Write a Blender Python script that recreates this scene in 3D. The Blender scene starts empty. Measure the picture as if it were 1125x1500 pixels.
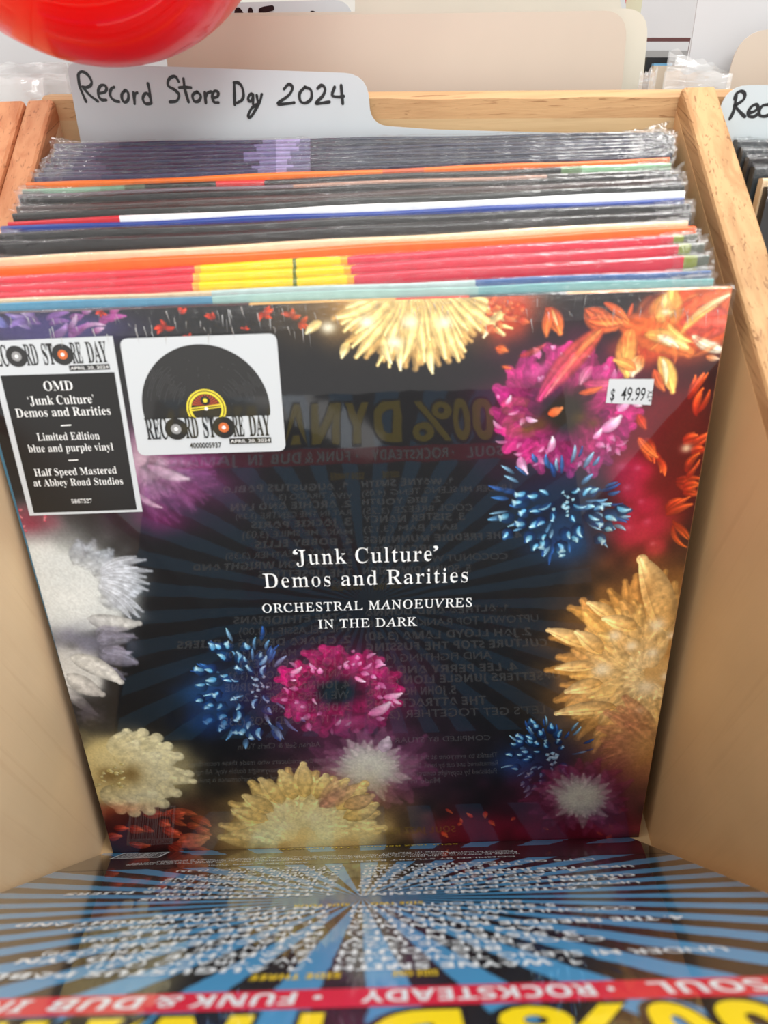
import bpy, math, random
import numpy as np
from mathutils import Matrix, Vector, noise as mnoise

# ------------------------------------------------------------------ camera, world, light, exposure
S = 0.01                                     # everything below is written in centimetres
SC = bpy.context.scene
COL = SC.collection
CAM_P = Vector((1.372, -12.409, 44.137))
CAM_R = Matrix(((0.9994420494, 0.0330203248, 0.0050247374),
                (-0.0214575844, 0.7500560572, -0.6610260836),
                (-0.0255961307, 0.6605494450, 0.7503460994)))
FPX = 1013.72
cd = bpy.data.cameras.new('camera')
cam = bpy.data.objects.new('camera', cd)
COL.objects.link(cam)
cam.matrix_world = Matrix.Translation(CAM_P * S) @ CAM_R.to_4x4()
cd.sensor_fit = 'HORIZONTAL'
cd.sensor_width = 36.0
cd.lens = FPX / 1125 * 36.0
cd.clip_start = 0.01
cd.dof.use_dof = True
cd.dof.focus_distance = 0.43
cd.dof.aperture_fstop = 13.0
SC.camera = cam

wd = bpy.data.worlds.new('shop_light')
SC.world = wd
wd.use_nodes = True
bgn = wd.node_tree.nodes['Background']
bgn.inputs[0].default_value = (1.0, 0.975, 0.95, 1)
bgn.inputs[1].default_value = 0.80

def area(name, loc, target, sx, sy, power, col=(1, 1, 1)):
    l = bpy.data.lights.new(name, 'AREA')
    l.shape = 'RECTANGLE'; l.size = sx; l.size_y = sy; l.energy = power; l.color = col
    o = bpy.data.objects.new(name, l); COL.objects.link(o)
    o.location = loc
    o.rotation_euler = (Vector(target) - Vector(loc)).to_track_quat('-Z', 'Y').to_euler()
    return o
area('ceiling_panel_light', (0.75, 0.35, 1.9), (0, 0.1, 0.2), 1.1, 0.5, 19, (1, .98, .95))
area('ceiling_tube_light', (-0.5, 0.9, 1.9), (0, 0.2, 0.2), 1.2, 0.12, 7, (1, .98, .96))

area('rear_fill_light', (0.1, -1.25, 1.75), (0, 0.05, 0.15), 1.2, 0.4, 13, (1, .985, .96))  # fill added behind the camera to brighten the lower cover

SC.view_settings.view_transform = 'Standard'
SC.view_settings.look = 'None'
SC.view_settings.gamma = 1.0
SC.view_settings.use_curve_mapping = False
SC.view_settings.exposure = 0.42

rnd = random.Random(5)
RS = np.random.RandomState(11)

# ------------------------------------------------------------------ helpers
def lin(c):
    return tuple(((v / 255) / 12.92 if v / 255 <= .04045 else ((v / 255 + .055) / 1.055) ** 2.4) for v in c[:3]) + (1,)

def tag(o, label=None, cat=None, group=None, kind=None):
    if label: o['label'] = label
    if cat: o['category'] = cat
    if group: o['group'] = group
    if kind: o['kind'] = kind
    return o

def empty(name, M, label=None, cat=None, group=None):
    o = bpy.data.objects.new(name, None)
    o.empty_display_size = 0.02
    COL.objects.link(o)
    M = M.copy(); M.translation = M.translation * S
    o.matrix_world = M
    return tag(o, label, cat, group)

def mk(name, verts, faces, mats, parent=None, cols=None, smooth=False, midx=None, M=None):
    me = bpy.data.meshes.new(name)
    me.from_pydata([(v[0] * S, v[1] * S, v[2] * S) for v in verts], [], faces)
    for m in (mats if isinstance(mats, (list, tuple)) else [mats]):
        me.materials.append(m)
    if cols is not None:                      # one colour per face, given as sRGB 0..255
        a = me.color_attributes.new('Col', 'FLOAT_COLOR', 'CORNER')
        buf = []
        for f, c in zip(me.polygons, cols):
            buf.extend(lin(c) * f.loop_total)
        a.data.foreach_set('color', buf)
    if midx: me.polygons.foreach_set('material_index', midx)
    if smooth: me.polygons.foreach_set('use_smooth', [True] * len(me.polygons))
    me.update()
    o = bpy.data.objects.new(name, me)
    COL.objects.link(o)
    if parent: o.parent = parent
    if M is not None:
        M = M.copy(); M.translation = M.translation * S
        o.matrix_world = M
    return o

def ray(x, y):
    return (CAM_R @ Vector(((x - 562.5) / FPX, -(y - 750) / FPX, -1))).normalized()

class Pl:
    """a real plane in the shop: local x along it, z up along it, y behind it"""
    def __init__(s, O, X, Z):
        X = Vector(X).normalized(); Z = Vector(Z); Z = (Z - X * Z.dot(X)).normalized(); Y = Z.cross(X)
        s.M = Matrix((( X[0], Y[0], Z[0], O[0]), (X[1], Y[1], Z[1], O[1]), (X[2], Y[2], Z[2], O[2]), (0, 0, 0, 1)))
        s.I = s.M.inverted(); s.n = Y; s.O = Vector(O)
    def at(s, x, y, off=0.0):
        d = ray(x, y); t = (s.O + s.n * off - CAM_P).dot(s.n) / d.dot(s.n)
        l = s.I @ (CAM_P + d * t)
        return (l[0], l[2])
    def mirrored(s, x, y, other):
        """point of plane `other` seen at (x, y) as a reflection in this plane"""
        d = ray(x, y); t = (s.O - CAM_P).dot(s.n) / d.dot(s.n); P = CAM_P + d * t
        r = d - s.n * 2 * d.dot(s.n); t = (other.O - P).dot(other.n) / r.dot(other.n)
        l = other.I @ (P + r * t)
        return (l[0], l[2])

def on_z(x, y, P, n):
    d = ray(x, y); n = Vector(n)
    return CAM_P + d * ((Vector(P) - CAM_P).dot(n) / d.dot(n))

def spline(pts, n=8):
    if len(pts) < 3: return [tuple(p) for p in pts]
    out = []
    P = [np.array(p, float) for p in pts]
    P = [2 * P[0] - P[1]] + P + [2 * P[-1] - P[-2]]
    for i in range(1, len(P) - 2):
        for k in range(n):
            t = k / n
            out.append(tuple(.5 * ((2 * P[i]) + (P[i + 1] - P[i - 1]) * t + (2 * P[i - 1] - 5 * P[i] + 4 * P[i + 1] - P[i + 2]) * t * t
                                   + (-P[i - 1] + 3 * P[i] - 3 * P[i + 1] + P[i + 2]) * t ** 3)))
    out.append(tuple(P[-2]))
    return out

def strokes(name, lines, w, y, mat, parent):
    """round pen strokes lying on the plane y of a local frame; lines are lists of (x, z)"""
    V, F = [], []
    for li, l in enumerate(lines):
        l = spline(l, 7); n = len(l); b = len(V); yy = y - li * 0.0006
        for i, p in enumerate(l):
            a = l[max(0, i - 1)]; c = l[min(n - 1, i + 1)]
            d = np.array(c) - np.array(a); d = d / (np.hypot(*d) + 1e-9)
            ww = w * (1 + .12 * math.sin(i * .35 + li))
            V.append((p[0] - d[1] * ww / 2, yy, p[1] + d[0] * ww / 2)); V.append((p[0] + d[1] * ww / 2, yy, p[1] - d[0] * ww / 2))
            if i: F.append((b + 2 * i - 2, b + 2 * i - 1, b + 2 * i + 1, b + 2 * i))
        for q, s in ((l[0], 1), (l[-1], 1)):
            c0 = len(V)
            for k in range(10): V.append((q[0] + w / 2 * math.cos(k * .6283), yy - .0003, q[1] + w / 2 * math.sin(k * .6283)))
            F.append(tuple(range(c0, c0 + 10)))
    return mk(name, V, F, mat, parent)

def serif(s):
    r = ''
    for c in s:
        if 'A' <= c <= 'Z': r += chr(0x1D400 + ord(c) - 65)
        elif 'a' <= c <= 'z': r += chr(0x1D41A + ord(c) - 97)
        elif '0' <= c <= '9': r += chr(0x1D7CE + ord(c) - 48)
        else: r += c
    return r
def roman(s): return ''.join(chr(0x1D434 + ord(c) - 65) if 'A' <= c <= 'Z' else c for c in s)
def mono(s):
    return ''.join(chr(0x1D670 + ord(c) - 65) if 'A' <= c <= 'Z' else chr(0x1D7F6 + ord(c) - 48) if '0' <= c <= '9' else c for c in s)
def heavy(s):
    return ''.join(chr(0x1D5D4 + ord(c) - 65) if 'A' <= c <= 'Z' else chr(0x1D5EE + ord(c) - 97) if 'a' <= c <= 'z' else chr(0x1D7EC + ord(c) - 48) if '0' <= c <= '9' else c for c in s)

def glyphs(body, offset=0.0, space=1.0):
    c = bpy.data.curves.new('t', 'FONT')
    c.body = body; c.offset = offset; c.space_character = space; c.resolution_u = 3
    o = bpy.data.objects.new('t', c); COL.objects.link(o)
    bpy.context.view_layer.update()
    me = o.evaluated_get(bpy.context.evaluated_depsgraph_get()).to_mesh()
    V = np.array([v.co[:] for v in me.vertices]) if len(me.vertices) else np.zeros((0, 3))
    F = [tuple(p.vertices) for p in me.polygons]
    bpy.data.objects.remove(o); bpy.data.curves.remove(c)
    return V, F
CAPS = {}
def thinned(V, F, dx):
    """pull the outlines of a bold face in sideways only, so the stems get lighter and the hairlines stay"""
    E = {}
    for f in F:
        for i in range(len(f)):
            a, b = f[i], f[(i + 1) % len(f)]; E.setdefault((min(a, b), max(a, b)), []).append((a, b, f))
    N = np.zeros((len(V), 2))
    for k, l in E.items():
        if len(l) != 1: continue
        a, b, f = l[0]; d = V[b, :2] - V[a, :2]; n = np.array([d[1], -d[0]]); c = V[list(f), :2].mean(0)
        if n @ (c - V[a, :2]) > 0: n = -n
        N[a] += n; N[b] += n
    L = np.hypot(N[:, 0], N[:, 1]) + 1e-9
    V = V.copy(); V[:, 0] -= dx * N[:, 0] / L
    return V
class Print:
    """flat print gathered into one mesh: text fitted between two points of a local frame"""
    def __init__(s): s.V = []; s.F = []
    def text(s, body, p0, p1, cap, y, style='serif', offset=0.0, space=1.0, keep=False, cx=None, thin=0.0):
        f = {'roman': roman, 'serif': serif, 'mono': mono, 'heavy': heavy, 'plain': lambda t: t}[style]
        if style not in CAPS:
            v, _ = glyphs(f('H')); CAPS[style] = v[:, 1].max() - v[:, 1].min()
        V, F = glyphs(f(body), offset, space)
        if thin and len(V): V = thinned(V, F, thin)
        if style == 'roman' and len(V): V[:, 0] -= V[:, 1] * .25          # slanted capitals stood upright
        if not len(V): return
        x0, x1 = V[:, 0].min(), V[:, 0].max()
        p0 = np.array(p0, float); p1 = np.array(p1, float); d = p1 - p0; L = np.hypot(*d); d = d / L; n = np.array([-d[1], d[0]])
        sy = cap / CAPS[style]; sx = L / (x1 - x0)
        if keep: sx = sy * .98
        if cx == 'r': p0 = p1 - d * sx * (x1 - x0)
        if cx == 'c': p0 = (p0 + p1) / 2 - d * sx * (x1 - x0) / 2
        b = len(s.V)
        for v in V:
            q = p0 + d * (v[0] - x0) * sx + n * v[1] * sy
            s.V.append((q[0], y, q[1]))
        s.F += [tuple(b + i for i in f_) for f_ in F]
    def quad(s, pts, y):
        b = len(s.V); s.V += [(p[0], y, p[1]) for p in pts]; s.F.append(tuple(range(b, b + len(pts))))
    def disc(s, c, r0, r1, y, n=40, a0=0, a1=2 * math.pi, cut=-1e9):
        b = len(s.V)
        for k in range(n + 1):
            a = a0 + (a1 - a0) * k / n
            s.V += [(c[0] + r0 * math.cos(a), y, max(cut, c[1] + r0 * math.sin(a))), (c[0] + r1 * math.cos(a), y, max(cut, c[1] + r1 * math.sin(a)))]
            if k: s.F.append((b + 2 * k - 2, b + 2 * k - 1, b + 2 * k + 1, b + 2 * k))
    def build(s, name, mat, parent): return mk(name, s.V, s.F, mat, parent)

def slab(name, outline, y0, y1, mat, parent, r=0.0):
    """a flat plate: outline in local (x, z), from y0 (front) to y1 (back)"""
    n = len(outline)
    V = [(p[0], y0, p[1]) for p in outline] + [(p[0], y1, p[1]) for p in outline]
    F = [tuple(range(n)), tuple(range(2 * n - 1, n - 1, -1))] + [(i, n + i, n + (i + 1) % n, (i + 1) % n) for i in range(n)]
    return mk(name, V, F, mat, parent)

def rounded(pts, rads, n=6):
    out = []
    m = len(pts)
    for i, p in enumerate(pts):
        r = rads[i] if isinstance(rads, (list, tuple)) else rads
        p = np.array(p, float)
        if r <= 0: out.append(tuple(p)); continue
        a = np.array(pts[i - 1], float) - p; b = np.array(pts[(i + 1) % m], float) - p
        a = p + a / np.hypot(*a) * r; b = p + b / np.hypot(*b) * r
        for k in range(n + 1):
            t = k / n; out.append(tuple((1 - t) ** 2 * a + 2 * t * (1 - t) * p + t * t * b))
    return out

# ------------------------------------------------------------------ materials
def mat(name, base=None, rough=.5, attr=False, coat=0, coat_rough=.05, mottle=0, bump=0, bscale=40, spec=.5, emission=None, mscale=30):
    m = bpy.data.materials.new(name); m.use_nodes = True
    nt = m.node_tree; b = nt.nodes['Principled BSDF']; L = nt.links.new
    b.inputs['Roughness'].default_value = rough
    b.inputs['Specular IOR Level'].default_value = spec
    if coat:
        b.inputs['Coat Weight'].default_value = coat; b.inputs['Coat Roughness'].default_value = coat_rough
    tc = nt.nodes.new('ShaderNodeTexCoord')
    if attr:
        a = nt.nodes.new('ShaderNodeVertexColor'); a.layer_name = 'Col'; src = a.outputs[0]
    else:
        a = nt.nodes.new('ShaderNodeRGB'); a.outputs[0].default_value = lin(base); src = a.outputs[0]
    if mottle:
        n = nt.nodes.new('ShaderNodeTexNoise'); n.inputs['Scale'].default_value = mscale; n.inputs['Detail'].default_value = 6
        L(tc.outputs['Object'], n.inputs['Vector'])
        mr = nt.nodes.new('ShaderNodeMapRange'); mr.inputs[1].default_value = .3; mr.inputs[2].default_value = .7
        mr.inputs[3].default_value = 1 - mottle; mr.inputs[4].default_value = 1 + mottle * .6
        L(n.outputs[0], mr.inputs[0])
        mx = nt.nodes.new('ShaderNodeVectorMath'); mx.operation = 'SCALE'
        L(src, mx.inputs[0]); L(mr.outputs[0], mx.inputs['Scale']); src = mx.outputs[0]
    L(src, b.inputs['Base Color'])
    if bump:
        n = nt.nodes.new('ShaderNodeTexNoise'); n.inputs['Scale'].default_value = bscale; n.inputs['Detail'].default_value = 3
        L(tc.outputs['Object'], n.inputs['Vector'])
        bp = nt.nodes.new('ShaderNodeBump'); bp.inputs['Strength'].default_value = 1; bp.inputs['Distance'].default_value = bump
        L(n.outputs[0], bp.inputs['Height'])
        L(bp.outputs[0], b.inputs['Coat Normal' if coat else 'Normal'])
    return m

def wood(name, c_lo, c_hi, c_dark, grain_axis, scale=1.0, cracks=.5, rough=.55, rings=1.0):
    """pale plywood / pine: rings stretched along the grain, dark short cracks, tones as given by the caller"""
    m = bpy.data.materials.new(name); m.use_nodes = True
    nt = m.node_tree; b = nt.nodes['Principled BSDF']; L = nt.links.new; N = nt.nodes.new
    b.inputs['Roughness'].default_value = rough; b.inputs['Specular IOR Level'].default_value = .3
    tc = N('ShaderNodeTexCoord')
    def mapped(along, across):
        mp = N('ShaderNodeMapping'); sc = [across] * 3; sc[grain_axis] = along
        mp.inputs['Scale'].default_value = sc; L(tc.outputs['Object'], mp.inputs['Vector']); return mp.outputs[0]
    n1 = N('ShaderNodeTexNoise'); n1.inputs['Scale'].default_value = 1; n1.inputs['Detail'].default_value = 5; n1.inputs['Distortion'].default_value = .6
    L(mapped(7 * scale, 95 * scale), n1.inputs['Vector'])
    mu = N('ShaderNodeMath'); mu.operation = 'MULTIPLY'; mu.inputs[1].default_value = 14 * rings; L(n1.outputs[0], mu.inputs[0])
    sn = N('ShaderNodeMath'); sn.operation = 'SINE'; L(mu.outputs[0], sn.inputs[0])
    cr = N('ShaderNodeValToRGB'); cr.color_ramp.elements[0].color = lin(c_lo); cr.color_ramp.elements[1].color = lin(c_hi)
    mr = N('ShaderNodeMapRange'); mr.inputs[1].default_value = -1; L(sn.outputs[0], mr.inputs[0]); L(mr.outputs[0], cr.inputs[0])
    n2 = N('ShaderNodeTexNoise'); n2.inputs['Scale'].default_value = 1; n2.inputs['Detail'].default_value = 4; n2.inputs['Distortion'].default_value = 1.2
    L(mapped(16 * scale, 620 * scale), n2.inputs['Vector'])
    th = N('ShaderNodeMapRange'); th.inputs[1].default_value = .60; th.inputs[2].default_value = .68; th.inputs[4].default_value = cracks
    L(n2.outputs[0], th.inputs[0])
    mx = N('ShaderNodeMix'); mx.data_type = 'RGBA'; L(th.outputs[0], mx.inputs[0]); L(cr.outputs[0], mx.inputs[6]); mx.inputs[7].default_value = lin(c_dark)
    n3 = N('ShaderNodeTexNoise'); n3.inputs['Scale'].default_value = 9; n3.inputs['Detail'].default_value = 6; L(tc.outputs['Object'], n3.inputs['Vector'])
    m3 = N('ShaderNodeMapRange'); m3.inputs[1].default_value = .3; m3.inputs[2].default_value = .7; m3.inputs[3].default_value = .9; m3.inputs[4].default_value = 1.08; L(n3.outputs[0], m3.inputs[0])
    vm = N('ShaderNodeVectorMath'); vm.operation = 'SCALE'; L(mx.outputs[2], vm.inputs[0]); L(m3.outputs[0], vm.inputs['Scale'])
    L(vm.outputs[0], b.inputs['Base Color'])
    bp = N('ShaderNodeBump'); bp.inputs['Distance'].default_value = .0003; bp.inputs['Strength'].default_value = .6
    L(n2.outputs[0], bp.inputs['Height']); L(bp.outputs[0], b.inputs['Normal'])
    return m

def film(name, base=.10, edge=.5, rough=.12, tint=(1, 1, 1), bump=.0004, bscale=(250, 250, 250), white=.0):
    """clear plastic: mostly see-through, glossy where it turns away; crinkled by a fine bump"""
    m = bpy.data.materials.new(name); m.use_nodes = True
    nt = m.node_tree; nt.nodes.clear(); L = nt.links.new; N = nt.nodes.new
    out = N('ShaderNodeOutputMaterial'); tr = N('ShaderNodeBsdfTransparent'); gl = N('ShaderNodeBsdfGlossy'); gl.inputs['Roughness'].default_value = rough
    tr.inputs[0].default_value = tint + (1,)
    lw = N('ShaderNodeLayerWeight'); lw.inputs[0].default_value = .35
    tc = N('ShaderNodeTexCoord'); mp = N('ShaderNodeMapping'); mp.inputs['Scale'].default_value = bscale; L(tc.outputs['Object'], mp.inputs[0])
    n = N('ShaderNodeTexNoise'); n.inputs['Scale'].default_value = 1; n.inputs['Detail'].default_value = 3; n.inputs['Distortion'].default_value = 1; L(mp.outputs[0], n.inputs['Vector'])
    bp = N('ShaderNodeBump'); bp.inputs['Distance'].default_value = bump; bp.inputs['Strength'].default_value = 1; L(n.outputs[0], bp.inputs['Height'])
    L(bp.outputs[0], gl.inputs['Normal']); L(bp.outputs[0], lw.inputs['Normal'])
    mr = N('ShaderNodeMapRange'); mr.inputs[3].default_value = base; mr.inputs[4].default_value = edge; L(lw.outputs['Facing'], mr.inputs[0])
    mx = N('ShaderNodeMixShader'); L(mr.outputs[0], mx.inputs[0]); L(tr.outputs[0], mx.inputs[1]); L(gl.outputs[0], mx.inputs[2])
    last = mx
    if white:
        df = N('ShaderNodeBsdfDiffuse'); df.inputs[0].default_value = (.85, .86, .85, 1); L(bp.outputs[0], df.inputs['Normal'])
        m2 = N('ShaderNodeMixShader'); m2.inputs[0].default_value = white; L(mx.outputs[0], m2.inputs[1]); L(df.outputs[0], m2.inputs[2]); last = m2
    L(last.outputs[0], out.inputs[0])
    return m

M_IN_L = wood('birch_panel_left_lit', (224, 192, 152), (229, 199, 159), (202, 164, 124), 2, .3, .18, .5, .4)  # birch made paler: light on the left inner faces is in the colour
M_IN_R = wood('birch_panel_right_shaded', (206, 164, 116), (212, 171, 122), (188, 146, 102), 2, .3, .18, .5, .4)  # same birch made darker: shade of the right inner faces is in the colour
M_BACK = wood('birch_panel_back', (190, 160, 118), (200, 172, 130), (166, 132, 92), 0, .4, .25, .5, .6)
M_EDGE_X = wood('pine_edge_across', (176, 136, 94), (195, 156, 111), (120, 78, 44), 0, 1, .6, .55)
M_EDGE_Y = wood('pine_edge_lengthwise', (174, 132, 88), (196, 155, 108), (112, 70, 38), 1, 1, .7, .55)
M_EDGE_BOUNCE = wood('balloon_bounce_pine_edge', (186, 120, 78), (207, 148, 104), (112, 62, 34), 1, 1, .6, .55)  # pine with the balloon's red bounce light put into its colour
M_TOPCOL = mat('printed_card', attr=True, rough=.45, coat=.25, coat_rough=.25, mottle=.1, mscale=220)
M_COVER = mat('laminated_flower_print', attr=True, rough=.6, coat=.9, coat_rough=.035, spec=.2, bump=.00012, bscale=22)
M_FILM = film('shrink_film', .02, .26, .10, bump=.0005, bscale=(90, 700, 500))
M_FILM2 = film('bunched_shrink_film', .02, .38, .14, bump=.0012, bscale=(350, 450, 450))
M_SLEEVE = film('clear_sleeve', .16, .8, .12, bump=.0008, bscale=(60, 60, 160), white=.22)
M_CARD = mat('blue_white_plastic_card', (197, 207, 211), rough=.4, mottle=.03)
M_CREAM = mat('cream_plastic_card', (198, 186, 171), rough=.45, mottle=.05, mscale=12)
M_CREAM2 = mat('pale_cream_plastic_card', (208, 203, 188), rough=.45, mottle=.03)
M_WHITE = mat('white_card', (198, 199, 201), rough=.5, mottle=.05, mscale=10)
M_INK = mat('black_marker_ink', (16, 16, 20), rough=.35)
M_BLACK = mat('black_print', (20, 20, 20), rough=.5, coat=.6, coat_rough=.06)
M_LABELBLACK = mat('black_sticker_panel', (27, 27, 27), rough=.35)
M_LABELWHITE = mat('white_sticker_paper', (203, 207, 210), rough=.4)
M_WPRINT = mat('white_print', (246, 246, 244), rough=.5)
M_GOLD = mat('yellow_gold_print', (236, 205, 40), rough=.45, coat=.8, coat_rough=.05)
M_FWHITE = mat('pale_track_print', (225, 235, 240), rough=.45, coat=.8, coat_rough=.05)
M_RED = mat('red_print', (215, 30, 62), rough=.45, coat=1, coat_rough=.05)
M_YEL = mat('yellow_title_print', (250, 225, 10), rough=.45, coat=1, coat_rough=.05)
M_DARKP = mat('dark_print', (22, 22, 26), rough=.45, coat=1, coat_rough=.05)
M_ORANGE = mat('orange_label_print', (205, 105, 50), rough=.5)
M_BRICK = mat('brick_red_label_print', (170, 70, 40), rough=.5)
M_GREY = mat('grey_label_print', (150, 150, 150), rough=.5)
M_LYEL = mat('lemon_label_print', (235, 215, 60), rough=.5)

# ------------------------------------------------------------------ key planes
LEAN = math.radians(66)
COVER = Pl((0, 0, 0), (1, 0, 0), (0, math.cos(LEAN), math.sin(LEAN)))
FD = Vector((0, -0.39, 0.92)).normalized()
W0 = 31.4
FLIP = Pl((-0.55, -0.02, 0.05), (-1, 0, 0), FD)           # reading direction of the lying cover runs right to left
A_ = Vector((-15.6, 28.8, 31.56)); B_ = Vector((16.7, 26.0, 31.6))
XB = (B_ - A_).normalized()
L74 = math.radians(74)
ZB = Vector((0, math.cos(L74), math.sin(L74)))
t0 = B_[2] / ZB[2]
BACK = Pl(B_ - ZB * t0, XB, ZB)                          # inner face of the bin's back panel, foot at the bin floor
def back_plane(off): return Pl(BACK.O + BACK.n * off, XB, ZB)

# ------------------------------------------------------------------ structure far below and behind
def box(name, x0, x1, y0, y1, z0, z1, mat_, parent=None):
    V = [(x, y, z) for z in (z0, z1) for y in (y0, y1) for x in (x0, x1)]
    F = [(0, 2, 3, 1), (4, 5, 7, 6), (0, 1, 5, 4), (2, 6, 7, 3), (0, 4, 6, 2), (1, 3, 7, 5)]
    return mk(name, V, F, mat_, parent)
M_FLOOR = mat('grey_shop_floor', (150, 145, 138), rough=.6, mottle=.1, mscale=3)
M_WALL = mat('white_wall_paint', (225, 222, 216), rough=.8)
tag(box('floor', -200, 200, -160, 200, -80, -76, M_FLOOR), kind='structure')
tag(box('wall_back', -200, 200, 190, 200, -76, 180, M_WALL), kind='structure')

# display table that carries the bins
tbl = empty('display_table', Matrix.Translation((0, 20, -76)), 'plain wooden display table standing under the record bins', 'table')
box('tabletop', -75, 75, -35, 60, 72, 74.8, M_EDGE_X, tbl)
for sx in (-70, 66):
    for sy in (-31, 52): box('leg', sx, sx + 4, sy, sy + 4, 0, 72, M_EDGE_X, tbl)

# ------------------------------------------------------------------ the wooden bins
SL = math.tan(math.radians(18.17))
def ztop_r(y): return 31.69 - (25.32 - y) * SL
def ztop_l(y): return 31.56 - (28.8 - y) * .332
def side_panel(name, xi, xo, zt, yb, m_face, m_edge, parent):
    """a divider: wedge-shaped board and its own pine edge strip on top. xi/xo(y, z) give the two faces"""
    yf = -14.0
    prof = [(-3.5, -1.2), (19.0, -1.2), (yb, zt(yb) - 1.0), (yf, zt(yf) - 1.0)]
    V = [(xi(y, z), y, z) for y, z in prof] + [(xo(y, z), y, z) for y, z in prof]
    F = [(0, 1, 2, 3), (7, 6, 5, 4)] + [(i, 4 + i, 4 + (i + 1) % 4, (i + 1) % 4) for i in range(4)]
    mk('panel', V, F, m_face, parent)
    n = 40; V = []; F = []
    for i in range(n + 1):                                        # slightly rounded, hand-sanded edge strip
        y = yf + (yb - yf) * i / n; z = zt(y)
        a, b = xi(y, z), xo(y, z); s = 1 if b > a else -1
        j = .03 * math.sin(i * 1.7) + .02 * math.sin(i * .6)
        ring = [(a, z - 1.0), (a - s * .002, z - .22), (a + s * (.05 + j * .3), z - .08), (a + s * (.2 + j), z), (b - s * (.2 + j), z), (b - s * .05, z - .08), (b, z - .25), (b, z - 1.0)]
        V += [(q[0], y, q[1]) for q in ring]
        if i: F += [((i - 1) * 8 + k, (i - 1) * 8 + (k + 1) % 8, i * 8 + (k + 1) % 8, i * 8 + k) for k in range(8)]
    F += [tuple(range(8)), tuple(range(n * 8 + 7, n * 8 - 1, -1))]
    mk('edge_strip', V, F, m_edge, parent, smooth=False)

binM = Matrix.Translation((0, 0, 0))
bin_ = empty('record_bin', binM, 'pale pine record bin with a divider, holding the leaning records', 'bin')
side_panel('divider', lambda y, z: 16.7 - (31 - z) * .012, lambda y, z: 18.42, ztop_r, 25.85, M_IN_R, M_EDGE_Y, bin_)
def xl(y, z): return -15.62 - (28.8 - y) * .028 if y < 28.8 else -15.62
side_panel('side', xl, lambda y, z: -17.05 - (28.8 - y) * .03, ztop_l, 28.6, M_IN_L, M_EDGE_BOUNCE, bin_)
# back panel + its edge strip, running on behind the right-hand cell
def bk(lx, ly, lz):
    p = BACK.M @ Vector((lx, ly, lz)); return tuple(p)
hz = (B_ - BACK.O).length
xL, xR = -33.9, 35.0
V = [bk(x, y, z) for x in (xL, xR) for (y, z) in ((0.0, -.6), (1.75, -.6), (1.75, hz - 1.1), (0.0, hz - 1.1))]
mk('back_panel', V, [(0, 1, 2, 3), (7, 6, 5, 4), (0, 4, 5, 1), (1, 5, 6, 2), (2, 6, 7, 3), (3, 7, 4, 0)], M_BACK, bin_)
n = 60; V = []; F = []
for i in range(n + 1):
    x = xL + (xR - xL) * i / n; j = .03 * math.sin(i * 1.3) + .02 * math.sin(i * .5 + 1)
    ring = [(0, hz - 1.1), (0, hz - .2 + j), (.15, hz - .04), (.4, hz + .05), (1.3, hz + .1), (1.6, hz + .02), (1.75, hz - .2), (1.75, hz - 1.1)]
    V += [bk(x, q[0], q[1]) for q in ring]
    if i: F += [((i - 1) * 8 + k, i * 8 + k, i * 8 + (k + 1) % 8, (i - 1) * 8 + (k + 1) % 8) for k in range(8)]
F += [tuple(range(7, -1, -1)), tuple(range(n * 8, n * 8 + 8))]
mk('back_edge_strip', V, F, M_EDGE_X, bin_)
box('side', 50.6, 52.2, -12, 26, -1.2, 22, M_IN_R, bin_)
box('floor_panel', -16.6, 50.6, -3.2, 18.6, -1.2, -.02, M_BACK, bin_)
# sloping front panel behind the record that is tipped forward
fp = Pl(FLIP.O + Vector((0, -.55, -.05)), (1, 0, 0), FD)
V = [tuple(fp.M @ Vector(q)) for q in [(-15.9, -1.5, 0), (50.6, -1.5, 0), (50.6, 0, 0), (-15.9, 0, 0), (-15.9, -1.5, 19), (50.6, -1.5, 19), (50.6, 0, 19), (-15.9, 0, 19)]]
mk('front_panel', V, [(0, 1, 2, 3), (7, 6, 5, 4), (0, 4, 5, 1), (1, 5, 6, 2), (2, 6, 7, 3), (3, 7, 4, 0)], M_BACK, bin_)

nb = empty('record_bin', Matrix.Translation((-34, 0, 0)), 'pine side of the neighbouring record bin at the far left', 'bin')
bx = lambda x: x + 34
side_panel('side', lambda y, z: bx(-17.16 - (28.8 - y) * .03), lambda y, z: bx(-18.9 - (28.8 - y) * .03), ztop_l, 28.6, M_IN_L, M_EDGE_BOUNCE, nb)
box('floor_panel', bx(-50), bx(-19.9), -3.2, 18.6, -1.2, 0, M_BACK, nb)

# bin standing behind, whose cards and sleeves show over the back edge
rb = empty('record_bin', Matrix.Translation((0, 42, 0)), 'pine record bin of the next row, behind the front bin', 'bin')
box('floor_panel', -34, 33, -20, 12, -1.2, 0, M_BACK, rb)
box('back_panel', -34, 33, 12, 13.8, -1.2, 26, M_BACK, rb)
box('front_panel', -34, 33, -20.5, -18.8, 0, 20, M_BACK, rb)
box('side', -34, -32.4, -18.8, 12, 0, 22, M_IN_L, rb)

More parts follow.
